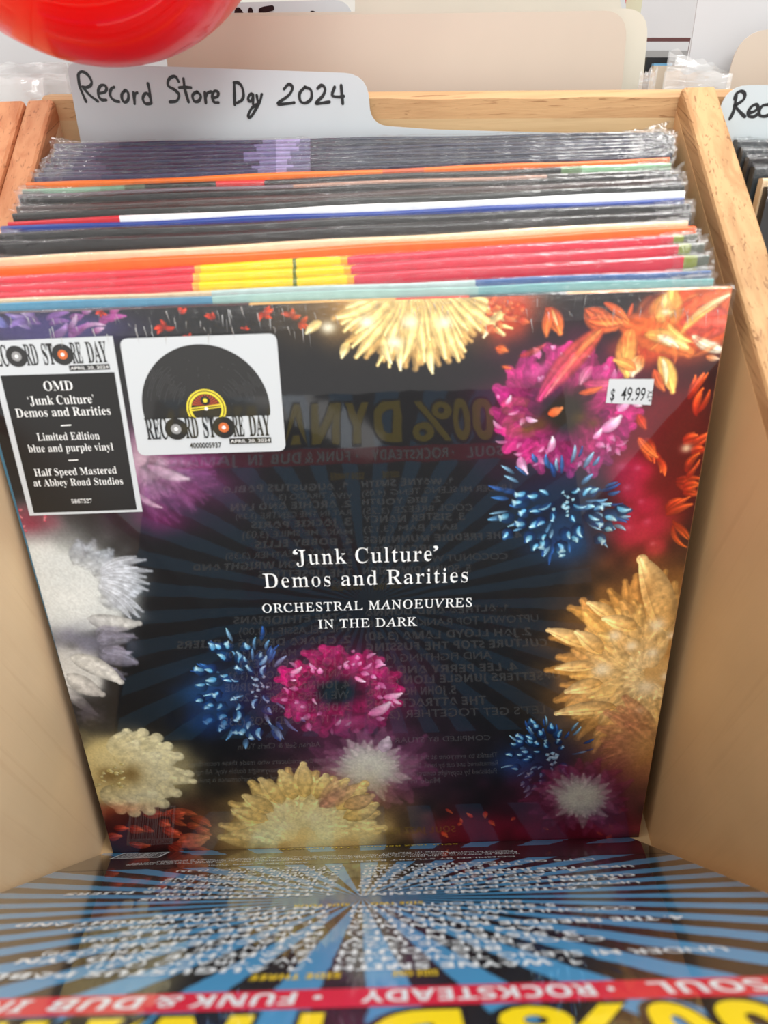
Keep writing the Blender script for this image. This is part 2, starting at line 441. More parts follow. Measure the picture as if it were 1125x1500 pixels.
# ------------------------------------------------------------------ painting the flower cover (vertex colours on a fine sheet)
CN = 900
class Canvas:
    def __init__(s, n):
        s.n = n; s.a = np.zeros((n, n, 3), np.float32); s.a[:] = (15, 16, 19)
        s.noise = {}
        for c in (12, 40, 150, 400):
            g = RS.rand(c + 2, c + 2).astype(np.float32); t = np.linspace(0, c, n, endpoint=False); i = t.astype(int); f = (t - i); f = f * f * (3 - 2 * f)
            r = g[i] * (1 - f)[:, None] + g[i + 1] * f[:, None]
            s.noise[c] = r[:, i] * (1 - f)[None] + r[:, i + 1] * f[None]
    def c(s, p):
        u, v = COVER.at(p[0], p[1]); return ((u + W0 / 2) / W0 * s.n, (1 - v / W0) * s.n)
    def k(s, p):
        a = s.c(p); b = s.c((p[0] + 10, p[1])); d = s.c((p[0], p[1] + 10)); return (math.hypot(a[0] - b[0], a[1] - b[1]) + math.hypot(a[0] - d[0], a[1] - d[1])) / 20
    def win(s, x0, y0, x1, y1):
        x0 = max(0, int(x0)); y0 = max(0, int(y0)); x1 = min(s.n, int(x1) + 2); y1 = min(s.n, int(y1) + 2)
        if x1 <= x0 or y1 <= y0: return None
        yy, xx = np.mgrid[y0:y1, x0:x1].astype(np.float32)
        return (slice(y0, y1), slice(x0, x1)), xx, yy
    def glow(s, p, rx, ry, col, al, rot=0, soft=1.0, tex=0, texs=40, add=False, core=0.0):
        c = s.c(p); k = s.k(p); rx *= k; ry *= k; R_ = max(rx, ry) * 2.6
        w = s.win(c[0] - R_, c[1] - R_, c[0] + R_, c[1] + R_)
        if w is None: return
        sl, xx, yy = w; dx = xx - c[0]; dy = yy - c[1]
        if rot: ca, sa = math.cos(rot), math.sin(rot); dx, dy = dx * ca + dy * sa, -dx * sa + dy * ca
        d = np.sqrt((dx / rx) ** 2 + (dy / ry) ** 2)
        if tex: d = d + (s.noise[texs][sl] - .5) * tex
        a = np.exp(-np.maximum(0, d - core) ** 2 * 1.6 / soft) * al
        a = a[..., None]
        if add: s.a[sl] = s.a[sl] + a * np.array(col, np.float32)
        else: s.a[sl] = s.a[sl] * (1 - a) + a * np.array(col, np.float32)
    def petal(s, p0, p1, w, c0, c1, bend=0., al=1., hl=0., rim=0., tipw=.8, blur=1.2, veins=0.):
        k = s.k(p1); A = np.array(s.c(p0)); B = np.array(s.c(p1)); D = B - A; Pn = np.array([-D[1], D[0]])
        Cc = (A + B) / 2 + Pn * bend; t = np.linspace(0, 1, 12)[:, None]
        P = (1 - t) ** 2 * A + 2 * t * (1 - t) * Cc + t * t * B
        w = w * k
        ww = s.win(P[:, 0].min() - w - 2, P[:, 1].min() - w - 2, P[:, 0].max() + w + 2, P[:, 1].max() + w + 2)
        if ww is None: return
        sl, xx, yy = ww
        best = np.full(xx.shape, 1e9, np.float32); tt = np.zeros_like(xx); sd = np.zeros_like(xx)
        for i in range(11):
            a, b = P[i], P[i + 1]; d = b - a; L2 = d @ d + 1e-6
            q = np.clip(((xx - a[0]) * d[0] + (yy - a[1]) * d[1]) / L2, 0, 1)
            ex = xx - a[0] - q * d[0]; ey = yy - a[1] - q * d[1]; dd = ex * ex + ey * ey
            m = dd < best; best[m] = dd[m]; tt[m] = ((i + q) / 11)[m]; sd[m] = np.sign(ex * d[1] - ey * d[0])[m]
        dist = np.sqrt(best)
        prof = w * (.18 + .82 * np.sin(np.pi * np.clip(tt, 0, 1) ** tipw) ** .7) 
        prof = np.where(tt > .97, w * .35, prof)
        a = np.clip((prof - dist) / blur + .5, 0, 1) * al
        r = np.clip(dist / (prof + 1e-3), 0, 1)
        c0 = np.array(c0, np.float32); c1 = np.array(c1, np.float32)
        col = c0 * (1 - tt[..., None]) + c1 * tt[..., None]
        sh = 1 - .28 * r ** 2 + rim * (r > .6) * r * (.5 + .5 * sd) + hl * np.exp(-((r * sd - .25) ** 2) * 14) * tt
        if veins: sh = sh + veins * (np.sin(r * sd * 9 + 2) * .5) * (1 - r)
        sh = sh * (.86 + .28 * s.noise[150][sl])
        col = col * sh[..., None]
        s.a[sl] = s.a[sl] * (1 - a[..., None]) + col * a[..., None]

cv = Canvas(CN)
R_ = random.Random(3)
def mix(a, b, t): return tuple(a[i] * (1 - t) + b[i] * t for i in range(3))
def jit(c, j): f = 1 + R_.uniform(-j, j); return tuple(max(0, v * f + R_.uniform(-j, j) * 25) for v in c)
def bloom(c, r0, r1, n, w, cin, cout, a0=0, a1=360, squash=1., rings=4, bend=.15, rim=0., hl=0., j=.15, al=1., tip=.8, veins=0., blur=1.2, edge=.12, dk=.25):
    """overlapping petals ring by ring, outside in"""
    for k in range(rings):
        f = 1 - k / rings
        for i in range(n):
            a = math.radians(a0 + (a1 - a0) * (i + .5 * (k % 2) + R_.uniform(-.25, .25)) / n)
            ro = r0 + (r1 - r0) * f * R_.uniform(1 - edge, 1 + edge); ri = max(r0 * .3, ro * .38)
            p0 = (c[0] + math.cos(a) * ri, c[1] + math.sin(a) * ri * squash); p1 = (c[0] + math.cos(a) * ro, c[1] + math.sin(a) * ro * squash)
            cc = jit(mix(cin, cout, f), j)
            cv.petal(p0, p1, w * (.6 + .4 * f) * R_.uniform(.8, 1.2), mix(cc, (0, 0, 0), dk), cc, R_.uniform(-bend, bend), al, hl, rim, tip, blur, veins)

def dahlia(c, r, sq=.9, dens=1.0, side=90, spread=75):
    """blue dahlia: dark heart, thin outer darts, cupped pale petals massed on one side"""
    cv.glow(c, r * .9, r * .8 * sq, (12, 30, 62), .75, tex=.3)
    cv.glow((c[0] + math.cos(math.radians(side)) * r * .7, c[1] + math.sin(math.radians(side)) * r * .7 * sq), r * .5, r * .38, (25, 75, 140), .75, tex=.3)
    for i in range(int(46 * dens)):
        a = math.radians(R_.uniform(0, 360)); ro = r * R_.uniform(.6, 1.03); l = r * R_.uniform(.14, .3)
        p1 = (c[0] + math.cos(a) * ro, c[1] + math.sin(a) * ro * sq); p0 = (c[0] + math.cos(a) * (ro - l), c[1] + math.sin(a) * (ro - l) * sq)
        cc = R_.choice([(60, 120, 190), (110, 175, 220), (40, 90, 165), (150, 205, 235)])
        cv.petal(p0, p1, r * R_.uniform(.018, .04), mix(cc, (5, 15, 40), .6), cc, R_.uniform(-.2, .2), .9, hl=.5)
    for ring, (rr, w, n) in enumerate(((.88, .085, 11), (.74, .09, 10), (.6, .08, 9), (.46, .07, 8), (.34, .05, 6))):
        for i in range(n):
            if R_.random() < .12: continue
            a = math.radians(side + (i / (n - 1) - .5) * 2 * spread * (1.0 + ring * .16) + R_.uniform(-7, 7))
            f = R_.uniform(.88, 1.1); l = R_.uniform(.13, .24); b = a + R_.uniform(-.25, .25)
            p1 = (c[0] + math.cos(a) * r * rr * f, c[1] + math.sin(a) * r * rr * f * sq); p0 = (p1[0] - math.cos(b) * r * l, p1[1] - math.sin(b) * r * l * sq)
            cv.petal(p0, p1, r * w, (6, 22, 56), jit((26, 80, 140), .25), R_.uniform(-.2, .2), .95, blur=2)
            nx, ny = -math.sin(b) * r * w * .45, math.cos(b) * r * w * .45; sg_ = R_.choice([-1, 1]); k = R_.uniform(.2, .5)
            q0 = (p0[0] * (1 - k) + p1[0] * k + nx * sg_, p0[1] * (1 - k) + p1[1] * k + ny * sg_)
            cv.petal(q0, (p1[0] + nx * sg_ * .4, p1[1] + ny * sg_ * .4), r * w * R_.uniform(.28, .5), jit((70, 150, 200), .2), jit((180, 225, 240), .12), sg_ * R_.uniform(-.5, -.1), .95, hl=.3)
            if R_.random() < .35: cv.petal((p1[0] - nx, p1[1] - ny), (p1[0] + nx, p1[1] + ny), r * w * .3, (160, 215, 235), (205, 238, 245), .4, .8)
    for i in range(14):
        a = R_.uniform(0, 6.28); q = r * R_.uniform(.0, .17)
        p = (c[0] + math.cos(a) * q + r * .05, c[1] + math.sin(a) * q)
        cv.petal(p, (p[0] + R_.uniform(-5, 5), p[1] + R_.uniform(-4, 4)), 3, (120, 190, 220), (200, 235, 245), 0, .9)

def ringflower(c, r, sq, dark=(12, 22, 26), hi=(250, 190, 225), base=(176, 30, 96), hole=.42, n=34, flare=0):
    """magenta ring bloom with a dark centre"""
    cv.glow(c, r * .95, r * .95 * sq, (120, 18, 70), .85, tex=.3, core=.35)
    bloom(c, r * hole, r, n // 2, r * .19, mix(base, (0, 0, 0), .35), base, rings=5, squash=sq, rim=.2, hl=.18, j=.22, bend=.5, veins=.25, edge=.07, blur=2, al=.85)
    for i in range(16):
        a = R_.uniform(0, 6.28); cv.glow((c[0] + math.cos(a) * r * .72, c[1] + math.sin(a) * r * .72 * sq), r * R_.uniform(.08, .2), r * R_.uniform(.05, .12), mix(base, R_.choice([(255, 140, 200), (60, 0, 40)]), .45), .5, tex=.6, rot=R_.uniform(0, 3))
    for i in range(n):
        a = R_.uniform(0, 6.28); ro = r * R_.uniform(hole + .1, .95)
        p = (c[0] + math.cos(a) * ro, c[1] + math.sin(a) * ro * sq); l = r * R_.uniform(.05, .16); b = a + R_.uniform(-1.2, 1.2)
        cv.petal(p, (p[0] + math.cos(b) * l, p[1] + math.sin(b) * l), r * R_.uniform(.02, .05), (225, 90, 160), hi, R_.uniform(-.4, .4), R_.uniform(.5, .95))
    cv.glow(c, r * hole * .75, r * hole * .75 * sq, dark, 1.0, soft=.6, tex=.35, core=.45)

# dark faint washes first
cv.glow((640, 520), 300, 120, (22, 20, 24), .6)
# 14 bits at the lower left and the dark red carpet at the bottom
cv.glow((200, 1215), 90, 40, (70, 10, 14), .9, tex=.5, core=.4)
cv.glow((690, 1215), 55, 28, (110, 10, 30), .8, tex=.5, core=.4)
cv.glow((850, 1212), 100, 26, (130, 14, 40), .9, tex=.5, core=.5)
for i in range(26):
    x = R_.uniform(155, 290); y = R_.uniform(1185, 1242); a = R_.uniform(-.5, .9); l = R_.uniform(14, 34)
    cv.petal((x, y), (x + math.cos(a) * l, y + math.sin(a) * l * .7), R_.uniform(4, 9), (120, 20, 15), jit((225, 90, 60), .25), R_.uniform(-.3, .3), .9, hl=.3, veins=.4)
cv.petal((262, 1232), (302, 1226), 13, (190, 70, 50), (235, 120, 80), .1, 1, veins=.3)
for i in range(16):
    x = R_.uniform(640, 930); y = R_.uniform(1180, 1225); a = R_.uniform(0, 6.28); l = R_.uniform(4, 12)
    cv.petal((x, y), (x + math.cos(a) * l, y + math.sin(a) * l), R_.uniform(2, 4), (200, 40, 30), (255, 120, 60), 0, .8)

# 12 white flower on the left
cv.glow((55, 850), 75, 70, (214, 218, 214), 1.0, tex=.3, core=.6)
cv.glow((112, 868), 76, 68, (210, 214, 212), .97, tex=.4, core=.75, soft=.12)
for i in range(46):
    a = math.radians(R_.uniform(-88, 18)); ro = R_.uniform(82, 106)
    cv.petal((100 + math.cos(a) * ro * .55, 868 + math.sin(a) * ro * .5), (100 + math.cos(a) * ro, 868 + math.sin(a) * ro * .8), R_.uniform(7, 12), (196, 200, 202), jit((176, 184, 194), .08), R_.uniform(-.25, .25), .6, blur=4)
for i in range(13):
    a = math.radians(-14 + i * 4.2 + R_.uniform(-1.2, 1.2)); ro = R_.uniform(100, 122)
    cv.petal((128 + math.cos(a) * 20, 842 + math.sin(a) * 34), (100 + math.cos(a) * ro, 840 + math.sin(a) * ro), 6, (190, 194, 202), (206, 212, 222), -.1, .75, rim=.35, blur=3)
cv.glow((110, 880), 46, 34, (228, 230, 226), .8, tex=.5)
cv.petal((130, 905), (203, 912), 13, (206, 206, 204), (216, 214, 208), .12, .9, blur=2.5)
cv.glow((108, 980), 42, 48, (206, 204, 198), .95, tex=.4, core=.6, soft=.2)
cv.glow((128, 938), 56, 24, (104, 104, 122), .85, tex=.8, rot=.15)
for i in range(26):
    a = math.radians(R_.uniform(-35, 40)); ro = R_.uniform(60, 88)
    cv.petal((115 + math.cos(a) * ro * .5, 950 + math.sin(a) * ro * .5), (115 + math.cos(a) * ro, 950 + math.sin(a) * ro * .8), R_.uniform(5, 10), (120, 118, 134), jit((146, 142, 158), .15), R_.uniform(-.4, .4), .55, blur=3.5, rim=.3)
cv.glow((100, 990), 34, 34, (220, 217, 210), .8, tex=.4)
cv.petal((105, 962), (176, 998), 14, (216, 213, 205), (230, 226, 218), -.12, .95, blur=2)
cv.petal((100, 988), (149, 1016), 14, (214, 210, 202), (196, 190, 184), .1, .9, blur=2)
cv.petal((95, 1005), (140, 1045), 9, (190, 186, 182), (90, 84, 90), .1, .7, blur=3)
cv.glow((128, 1045), 24, 18, (76, 70, 80), .8, tex=.7, texs=150)

# 22 small crimson at left edge, 11 blurred pink bloom under the stickers
cv.glow((45, 765), 40, 26, (140, 30, 55), .75, tex=.6)
for i in range(9):
    x = R_.uniform(20, 68); y = R_.uniform(745, 778); cv.petal((x, y), (x + R_.uniform(-9, 9), y + R_.uniform(-4, 6)), 2.5, (190, 50, 80), (235, 150, 150), 0, .8)
cv.glow((235, 690), 95, 66, (112, 40, 92), .95, tex=.3, core=.25)
cv.glow((235, 760), 50, 24, (96, 24, 76), .8, tex=.2)
cv.glow((205, 672), 40, 46, (196, 170, 178), .85, tex=.35, rot=.3)
cv.glow((240, 700), 46, 22, (190, 150, 175), .6, tex=.6, rot=.25)
bloom((200, 670), 12, 118, 22, 8, (214, 190, 200), (136, 72, 124), 0, 80, .8, 3, al=.35, bend=.3, blur=5)
cv.petal((215, 680), (275, 700), 9, (170, 130, 160), (226, 206, 216), .1, .8, blur=4)
cv.petal((200, 720), (236, 742), 5, (170, 130, 160), (226, 196, 210), .2, .7, blur=3)

# 1 corner chrysanthemum, 2 orange flecks along the top edge
cv.glow((70, 480), 110, 24, (60, 50, 110), .9, core=.4)
for i in range(40):
    x = R_.uniform(-60, 166); y = R_.uniform(456, 492); t = (x + 60) / 226
    cc = mix((70, 130, 205), (196, 60, 150), t); a = math.radians(R_.uniform(-70, -10) if x > 60 else R_.uniform(160, 250)); l = R_.uniform(16, 40)
    cv.petal((x, y), (x + math.cos(a) * l, y + math.sin(a) * l * .6), R_.uniform(3, 6), mix(cc, (0, 0, 0), .3), mix(cc, (255, 255, 255), R_.choice([.1, .3, .7])), R_.uniform(-.3, .3), .95, rim=.3)
for x, y, r in ((148, 455, 9), (240, 478, 14), (262, 456, 12), (310, 466, 12), (385, 456, 15), (275, 492, 8), (358, 480, 6), (425, 462, 14), (440, 470, 13)):
    for i in range(4):
        a = R_.uniform(0, 6.28); cv.petal((x, y), (x + math.cos(a) * r, y + math.sin(a) * r * .8), r * .3, (130, 22, 12), jit((225, 62, 30), .2), .2, .95, hl=.4)

# 3 big cream flower hanging from the top edge
cv.glow((600, 440), 140, 52, (196, 146, 76), .95, core=.45, tex=.25)
cv.glow((740, 455), 45, 36, (210, 70, 34), .9, core=.3, tex=.4)
bloom((608, 405), 30, 128, 26, 12, (252, 232, 176), (240, 190, 112), 22, 158, 1.0, 4, rim=.12, j=.08, bend=.15, hl=.3, veins=.15, edge=.1, dk=.1, al=.7, blur=2.4)
cv.glow((605, 455), 100, 30, (246, 214, 144), .45, tex=.5)
for i in range(24):
    a = math.radians(18 + i * 6.1); ro = R_.uniform(95, 168) if 30 < i * 6.1 < 150 else R_.uniform(120, 165)
    cv.petal((608 + math.cos(a) * 50, 418 + math.sin(a) * 18), (608 + math.cos(a) * ro, 420 + math.sin(a) * ro * .72), R_.uniform(6, 12), (244, 206, 130), (248, 214, 140), R_.uniform(-.15, .15), .9, hl=.5, veins=.2, blur=1.6)
for p, q in (((470, 470), (448, 486)), ((510, 500), (500, 522)), ((630, 500), (633, 545)), ((745, 450), (708, 492)), ((560, 490), (572, 530)), ((590, 488), (586, 540))):
    cv.petal(p, q, 7, (240, 200, 120), (250, 228, 170), .1, .95, hl=.5)
for x, y in ((578, 500), (600, 470), (480, 478), (536, 470), (650, 470)): cv.glow((x, y), 14, 11, (255, 250, 225), .9)
for i in range(14):
    x = R_.uniform(700, 770); y = R_.uniform(435, 480); cv.petal((x, y), (x + R_.uniform(-5, 25), y + R_.uniform(-20, 10)), 7, (190, 40, 20), (240, 130, 70), .2, .7, hl=.4)

# 9 crimson flower at the right edge
cv.glow((960, 690), 62, 120, (112, 8, 14), .97, core=.55, tex=.3)
cv.glow((1000, 650), 50, 60, (86, 10, 10), .9, core=.3, tex=.3)
for x, y, r in ((918, 690, 26), (925, 720, 24), (928, 780, 28), (955, 770, 26), (945, 740, 22), (940, 690, 20), (960, 800, 16), (915, 755, 18)):
    cv.glow((x, y), r, r * .9, (188, 18, 58), .85, core=.35, soft=.7, tex=.4); cv.glow((x - r * .3, y - r * .3), r * .3, r * .25, (240, 110, 140), .5, tex=.5)
for x, y, a in ((1000, 640, -.4), (1012, 655, -.3), (990, 700, .2), (1000, 712, -.2), (985, 760, .9), (975, 745, -.6), (1005, 690, -.8), (1020, 600, -1.2), (1008, 575, -1.0), (960, 660, 1.2), (945, 640, 1.0)):
    for i in range(3):
        l = R_.uniform(18, 44); b = a + R_.uniform(-.3, .3); cv.petal((x, y + i * 4), (x + math.cos(b) * l, y + i * 4 + math.sin(b) * l), R_.uniform(3, 7), (150, 20, 10), jit((240, 100, 40), .2), R_.uniform(-.3, .3), .85, hl=.6)
cv.glow((1005, 655), 10, 8, (255, 225, 180), .8)

# 7 pink ring, with the faint green heart
ringflower((828, 600), 104, .93, dark=(40, 32, 24), base=(196, 44, 122), hole=.46, n=40)
cv.glow((800, 565), 40, 24, (80, 20, 60), .4, tex=.6)
for x, y in ((790, 620), (770, 625), (868, 618), (850, 610)): cv.glow((x, y), 14, 12, (90, 66, 24), .7, tex=.6)
for x, y, l, a in ((880, 628, 34, -.6), (905, 600, 26, -.9), (762, 668, 26, 1.2), (803, 660, 22, -1.3), (740, 590, 14, -1), (770, 610, 16, .3), (925, 585, 16, .5), (868, 640, 18, -.8)):
    cv.petal((x, y), (x + math.cos(a) * l, y + math.sin(a) * l), l * .26, (235, 130, 190), (255, 225, 240), .2, .95, hl=.3)
cv.petal((803, 605), (822, 596), 7, (225, 90, 40), (250, 150, 90), .1, 1)

# 4-6 orange petals and the bright lily at the top right
O1, O2, Y1, W1, R1, K1 = (232, 92, 44), (246, 128, 60), (252, 192, 96), (255, 238, 196), (190, 40, 24), (110, 14, 8)
def sheetp(x0, y0, x1, y1, w, c0, c1, al=.9, bend=0., blur=4, veins=.35, hl=.3):
    cv.petal((x0, y0), (x1, y1), w, c0, c1, bend, al, hl, 0, .9, blur, veins)
cv.glow((1015, 470), 74, 50, O1, .96, core=.7, tex=.3, soft=.3)
cv.glow((955, 500), 50, 34, (206, 72, 34), .85, core=.4, tex=.5, soft=.5)
sheetp(980, 505, 1068, 428, 34, O1, (240, 112, 70), .9, -.12)
sheetp(960, 480, 985, 424, 26, O2, Y1, .9, .1)
sheetp(1000, 470, 1072, 470, 26, (214, 76, 60), (226, 96, 84), .85)
sheetp(905, 470, 1010, 515, 24, (226, 96, 44), O2, .9, -.08)
sheetp(1000, 480, 1068, 430, 7, Y1, W1, .85, -.12, 3)
sheetp(985, 500, 1050, 446, 4, Y1, Y1, .6, -.12, 3)
sheetp(966, 470, 975, 432, 11, (250, 180, 84), (255, 226, 150), .85, .1, 4)
sheetp(960, 462, 985, 455, 10, Y1, (255, 224, 150), .7, .1, 4)
sheetp(945, 488, 1006, 508, 11, (250, 170, 78), (255, 220, 140), .9, -.15, 4)
sheetp(962, 490, 992, 507, 6, (255, 226, 160), (255, 252, 230), .9, -.1, 3)
sheetp(975, 468, 1015, 500, 5, Y1, (255, 214, 130), .75, .2, 3)
sheetp(1014, 490, 1064, 512, 8, W1, (255, 250, 226), .9, .15, 3)
sheetp(1034, 520, 1052, 524, 5, O2, (255, 226, 190), .8, .1, 2)
sheetp(925, 480, 918, 548, 15, O2, Y1, .95, .15, 3)
sheetp(913, 490, 912, 520, 5, O1, Y1, .8, .0, 2)
sheetp(940, 520, 926, 548, 11, Y1, W1, .85, .1, 3)
sheetp(930, 540, 900, 526, 8, O2, (252, 180, 90), .95, .1, 2)
sheetp(966, 522, 985, 572, 12, Y1, Y1, .95, -.1, 3)
sheetp(970, 524, 975, 560, 4, W1, (255, 246, 190), .85, -.1, 2)
sheetp(958, 540, 972, 570, 7, O1, O2, .8, .1, 3)
for i in range(26):
    x = R_.uniform(935, 1066); y = R_.uniform(428, 520); a = R_.uniform(-.9, -.3) if x > 985 else R_.uniform(1.2, 2.4); l = R_.uniform(14, 40)
    sheetp(x, y, x + math.cos(a) * l, y + math.sin(a) * l, R_.uniform(2, 5), R_.choice([R1, O1, O2]), R_.choice([O2, Y1, R1]), R_.uniform(.25, .55), R_.uniform(-.2, .2), 3)
# ribbed orange petals standing free on the black
for x0, y0, x1, y1, w in ((858, 452, 900, 478, 17), (862, 468, 912, 470, 15)): sheetp(x0, y0, x1, y1, w, (214, 90, 46), (238, 118, 66), .92, .1, 2.5, .7)
for k in range(5): sheetp(872 + k * 9, 452 + k * 2, 888 + k * 8, 476 - k, 2.2, O1, Y1, .6, .1, 2)
sheetp(885, 442, 920, 468, 6, O1, O2, .9, -.1, 2)
sheetp(920, 462, 926, 444, 3.5, O1, O1, .9, 0, 1.5)
sheetp(800, 450, 820, 486, 12, (222, 80, 40), O2, .92, -.1, 2.5, .6); sheetp(806, 452, 800, 490, 8, O1, O2, .85, .1, 2.5); sheetp(808, 452, 816, 474, 2.5, Y1, W1, .8, 0, 1.5)
# long veil from orange to pink
sheetp(882, 480, 790, 582, 17, (232, 92, 50), (196, 54, 110), .85, .06, 4, .5); sheetp(868, 495, 798, 580, 4, O2, (240, 140, 150), .6, .05, 3); sheetp(880, 482, 845, 515, 6, Y1, O2, .5, .05, 4)
sheetp(760, 520, 798, 503, 5, R1, (214, 90, 90), .6, .1, 3); sheetp(855, 560, 910, 556, 10, (206, 60, 110), (240, 140, 150), .7, .2, 3); sheetp(848, 574, 880, 566, 5, O1, O2, .8, .1, 2)
sheetp(866, 535, 850, 560, 8, (230, 100, 150), (250, 190, 200), .6, .1, 3)
sheetp(726, 508, 742, 512, 7, O1, O2, .9); sheetp(735, 535, 748, 538, 3, O1, O2, .9); sheetp(934, 606, 945, 626, 7, R1, O1, .8); sheetp(935, 640, 962, 668, 7, O1, O2, .85, .1, 3, .6)
for x, y, rx_ in ((972, 495, 9), (1045, 502, 9), (974, 455, 7)): cv.glow((x, y), rx_, 5, (255, 250, 232), .7, tex=.3)

# 8 upper blue dahlia
dahlia((822, 736), 108, .82, 1.1, 85, 78)
# 10 golden flower at the right
cv.glow((945, 990), 90, 140, (170, 112, 48), .97, core=.55, tex=.3)
cv.glow((905, 1110), 50, 60, (176, 120, 60), .9, core=.3, tex=.3)
bloom((960, 985), 26, 145, 22, 14, (250, 212, 142), (214, 152, 74), 95, 285, 1.0, 5, rim=.18, j=.10, bend=.2, veins=.2, hl=.3, edge=.16, dk=.12, al=.8, blur=2.2)
cv.glow((945, 1010), 66, 88, (244, 202, 130), .62, tex=.7, core=.2)
bloom((950, 990), 12, 84, 14, 12, (252, 220, 160), (236, 184, 108), 60, 300, 1.0, 3, rim=.3, j=.08, bend=.3, hl=.3, dk=.1, al=.6, blur=2.5)
for p, q, w in (((975, 920), (940, 818), 22), ((900, 905), (862, 882), 10), ((930, 920), (885, 905), 12), ((860, 945), (803, 922), 11), ((880, 955), (845, 925), 12), ((870, 975), (815, 978), 9), ((900, 1035), (815, 1044), 11), ((880, 1000), (830, 1012), 12)):
    cv.petal(p, q, w, (220, 164, 88), (246, 202, 134), .08, .95, rim=.45, hl=.4)
cv.glow((950, 860), 14, 26, (110, 66, 24), .5, tex=.6)
for x, y, r in ((880, 980, 15), (945, 1005, 16), (955, 955, 9), (962, 915, 13), (925, 945, 9), (900, 930, 11), (975, 990, 8), (935, 1040, 9), (985, 930, 8)):
    cv.glow((x, y), r, r * .9, (255, 232, 190), .8, tex=.4)
for i in range(14):
    a = math.radians(140 + i * 8); cv.petal((955, 1090), (955 + math.cos(a) * R_.uniform(50, 100), 1090 - math.sin(a) * -R_.uniform(30, 90)), 14, (214, 160, 96), (196, 120, 84), .1, .55, rim=.2, veins=.3, blur=3)
cv.glow((950, 1120), 40, 60, (200, 146, 76), .8, tex=.3)

# 13 cream flower lower left
cv.glow((175, 1130), 84, 60, (222, 200, 134), .98, core=.62, tex=.22, soft=.35)
for a, ro, w in ((-78, 66, 20), (-60, 74, 22), (-44, 80, 24), (-30, 84, 22), (-16, 92, 22), (2, 104, 20), (8, 112, 13), (22, 92, 22), (38, 84, 24), (54, 78, 24), (70, 70, 24), (86, 62, 22)):
    a = math.radians(a); cv.petal((172 + math.cos(a) * 20, 1130 + math.sin(a) * 20), (172 + math.cos(a) * ro, 1130 + math.sin(a) * ro * .9), w, (232, 214, 152), jit((250, 238, 190), .03), R_.uniform(-.1, .1), .95, rim=.12, blur=2.5)
for a, ro, w in ((-60, 54, 18), (-25, 62, 22), (5, 66, 24), (35, 62, 22), (65, 52, 20)):
    a = math.radians(a); cv.petal((172 + math.cos(a) * 12, 1130 + math.sin(a) * 12), (172 + math.cos(a) * ro, 1130 + math.sin(a) * ro * .9), w, (214, 186, 112), (250, 240, 198), R_.uniform(-.12, .12), .75, rim=.15, blur=4)
cv.glow((205, 1125), 46, 34, (250, 240, 196), .6, tex=.4, core=.2)
cv.glow((215, 1165), 30, 16, (250, 242, 204), .5, tex=.4)
cv.glow((172, 1134), 34, 17, (112, 80, 30), .75, tex=.7)
for i in range(22): x = 160 + R_.gauss(0, 16); y = 1135 + R_.gauss(0, 12); cv.petal((x, y), (x + R_.uniform(2, 7), y + R_.uniform(-5, 3)), 2.6, (200, 176, 100), (248, 238, 180), 0, .9)
cv.glow((170, 1188), 50, 14, (190, 70, 40), .5, tex=.6)

# 15/16 dahlia and magenta ring in the middle, 17 mauve bloom, 18 yellow bloom, 19/20 at the lower right
dahlia((372, 1005), 97, .98, 1.0, 172, 78)
cv.glow((300, 1060), 40, 26, (20, 60, 130), .6, tex=.3)
ringflower((496, 1012), 92, .7, base=(172, 24, 92), hole=.40, n=34)
for x, y, l, a in ((540, 1045, 34, -.5), (562, 1020, 26, -.2), (575, 1022, 14, .6), (520, 990, 16, .5), (425, 985, 18, -.5), (425, 995, 8, 0), (458, 1022, 10, 1), (490, 1062, 12, -.8), (505, 1062, 10, -.6)):
    cv.petal((x, y), (x + math.cos(a) * l, y + math.sin(a) * l), l * .22, (235, 110, 170), (255, 222, 238), .2, .95)
def mauve(c, r, sq, cc=(126, 62, 100)):
    cv.glow(c, r * 1.15, r * .8, mix(cc, (0, 0, 0), .25), .85, tex=.3, core=.25)
    bloom(c, r * .25, r, 16, r * .13, (196, 150, 174), cc, 0, 360, sq, 4, rim=.2, j=.15, bend=.35, al=.5, blur=4, dk=.3, edge=.2)
    cv.glow((c[0] + r * .3, c[1]), r * .5, r * .4, mix(cc, (255, 220, 240), .25), .4, tex=.8)
    bloom(c, r * .05, r * .52, 26, r * .07, (236, 228, 216), (212, 198, 196), 0, 360, .85, 3, al=.55, j=.06, blur=3.5, dk=.1, edge=.3)
    cv.glow(c, r * .3, r * .24, (224, 220, 204), .9, tex=.5, texs=150, core=.3)
mauve((540, 1125), 96, .68)
cv.petal((560, 1100), (568, 1080), 9, (200, 170, 190), (226, 206, 216), 0, .9)
dahlia((806, 1110), 72, .92, .8, 170, 85)
mauve((850, 1168), 78, .72, (140, 44, 84))
cv.glow((900, 1215), 40, 12, (190, 60, 90), .6, tex=.5)
cv.glow((448, 1215), 92, 60, (206, 160, 84), .95, core=.55, tex=.22)
bloom((448, 1222), 20, 116, 18, 15, (255, 238, 176), (248, 206, 122), 178, 362, .82, 5, rim=.12, j=.08, bend=.15, veins=.15, hl=.3, edge=.1, dk=.12, al=.8, blur=2)
cv.glow((448, 1212), 76, 44, (255, 234, 166), .72, tex=.6, core=.3)
for i in range(9):
    a = math.radians(200 + i * 17); cv.petal((448 + math.cos(a) * 62, 1218 + math.sin(a) * 52), (448 + math.cos(a) * 112, 1218 + math.sin(a) * R_.uniform(84, 100)), 13, (240, 196, 108), (250, 218, 146), R_.uniform(-.1, .1), .9, rim=.3)
for q in ((492, 1140), (505, 1150), (520, 1150)): cv.petal((470, 1180), q, 11, (206, 140, 110), (228, 178, 140), .1, .5, veins=.2, blur=4)
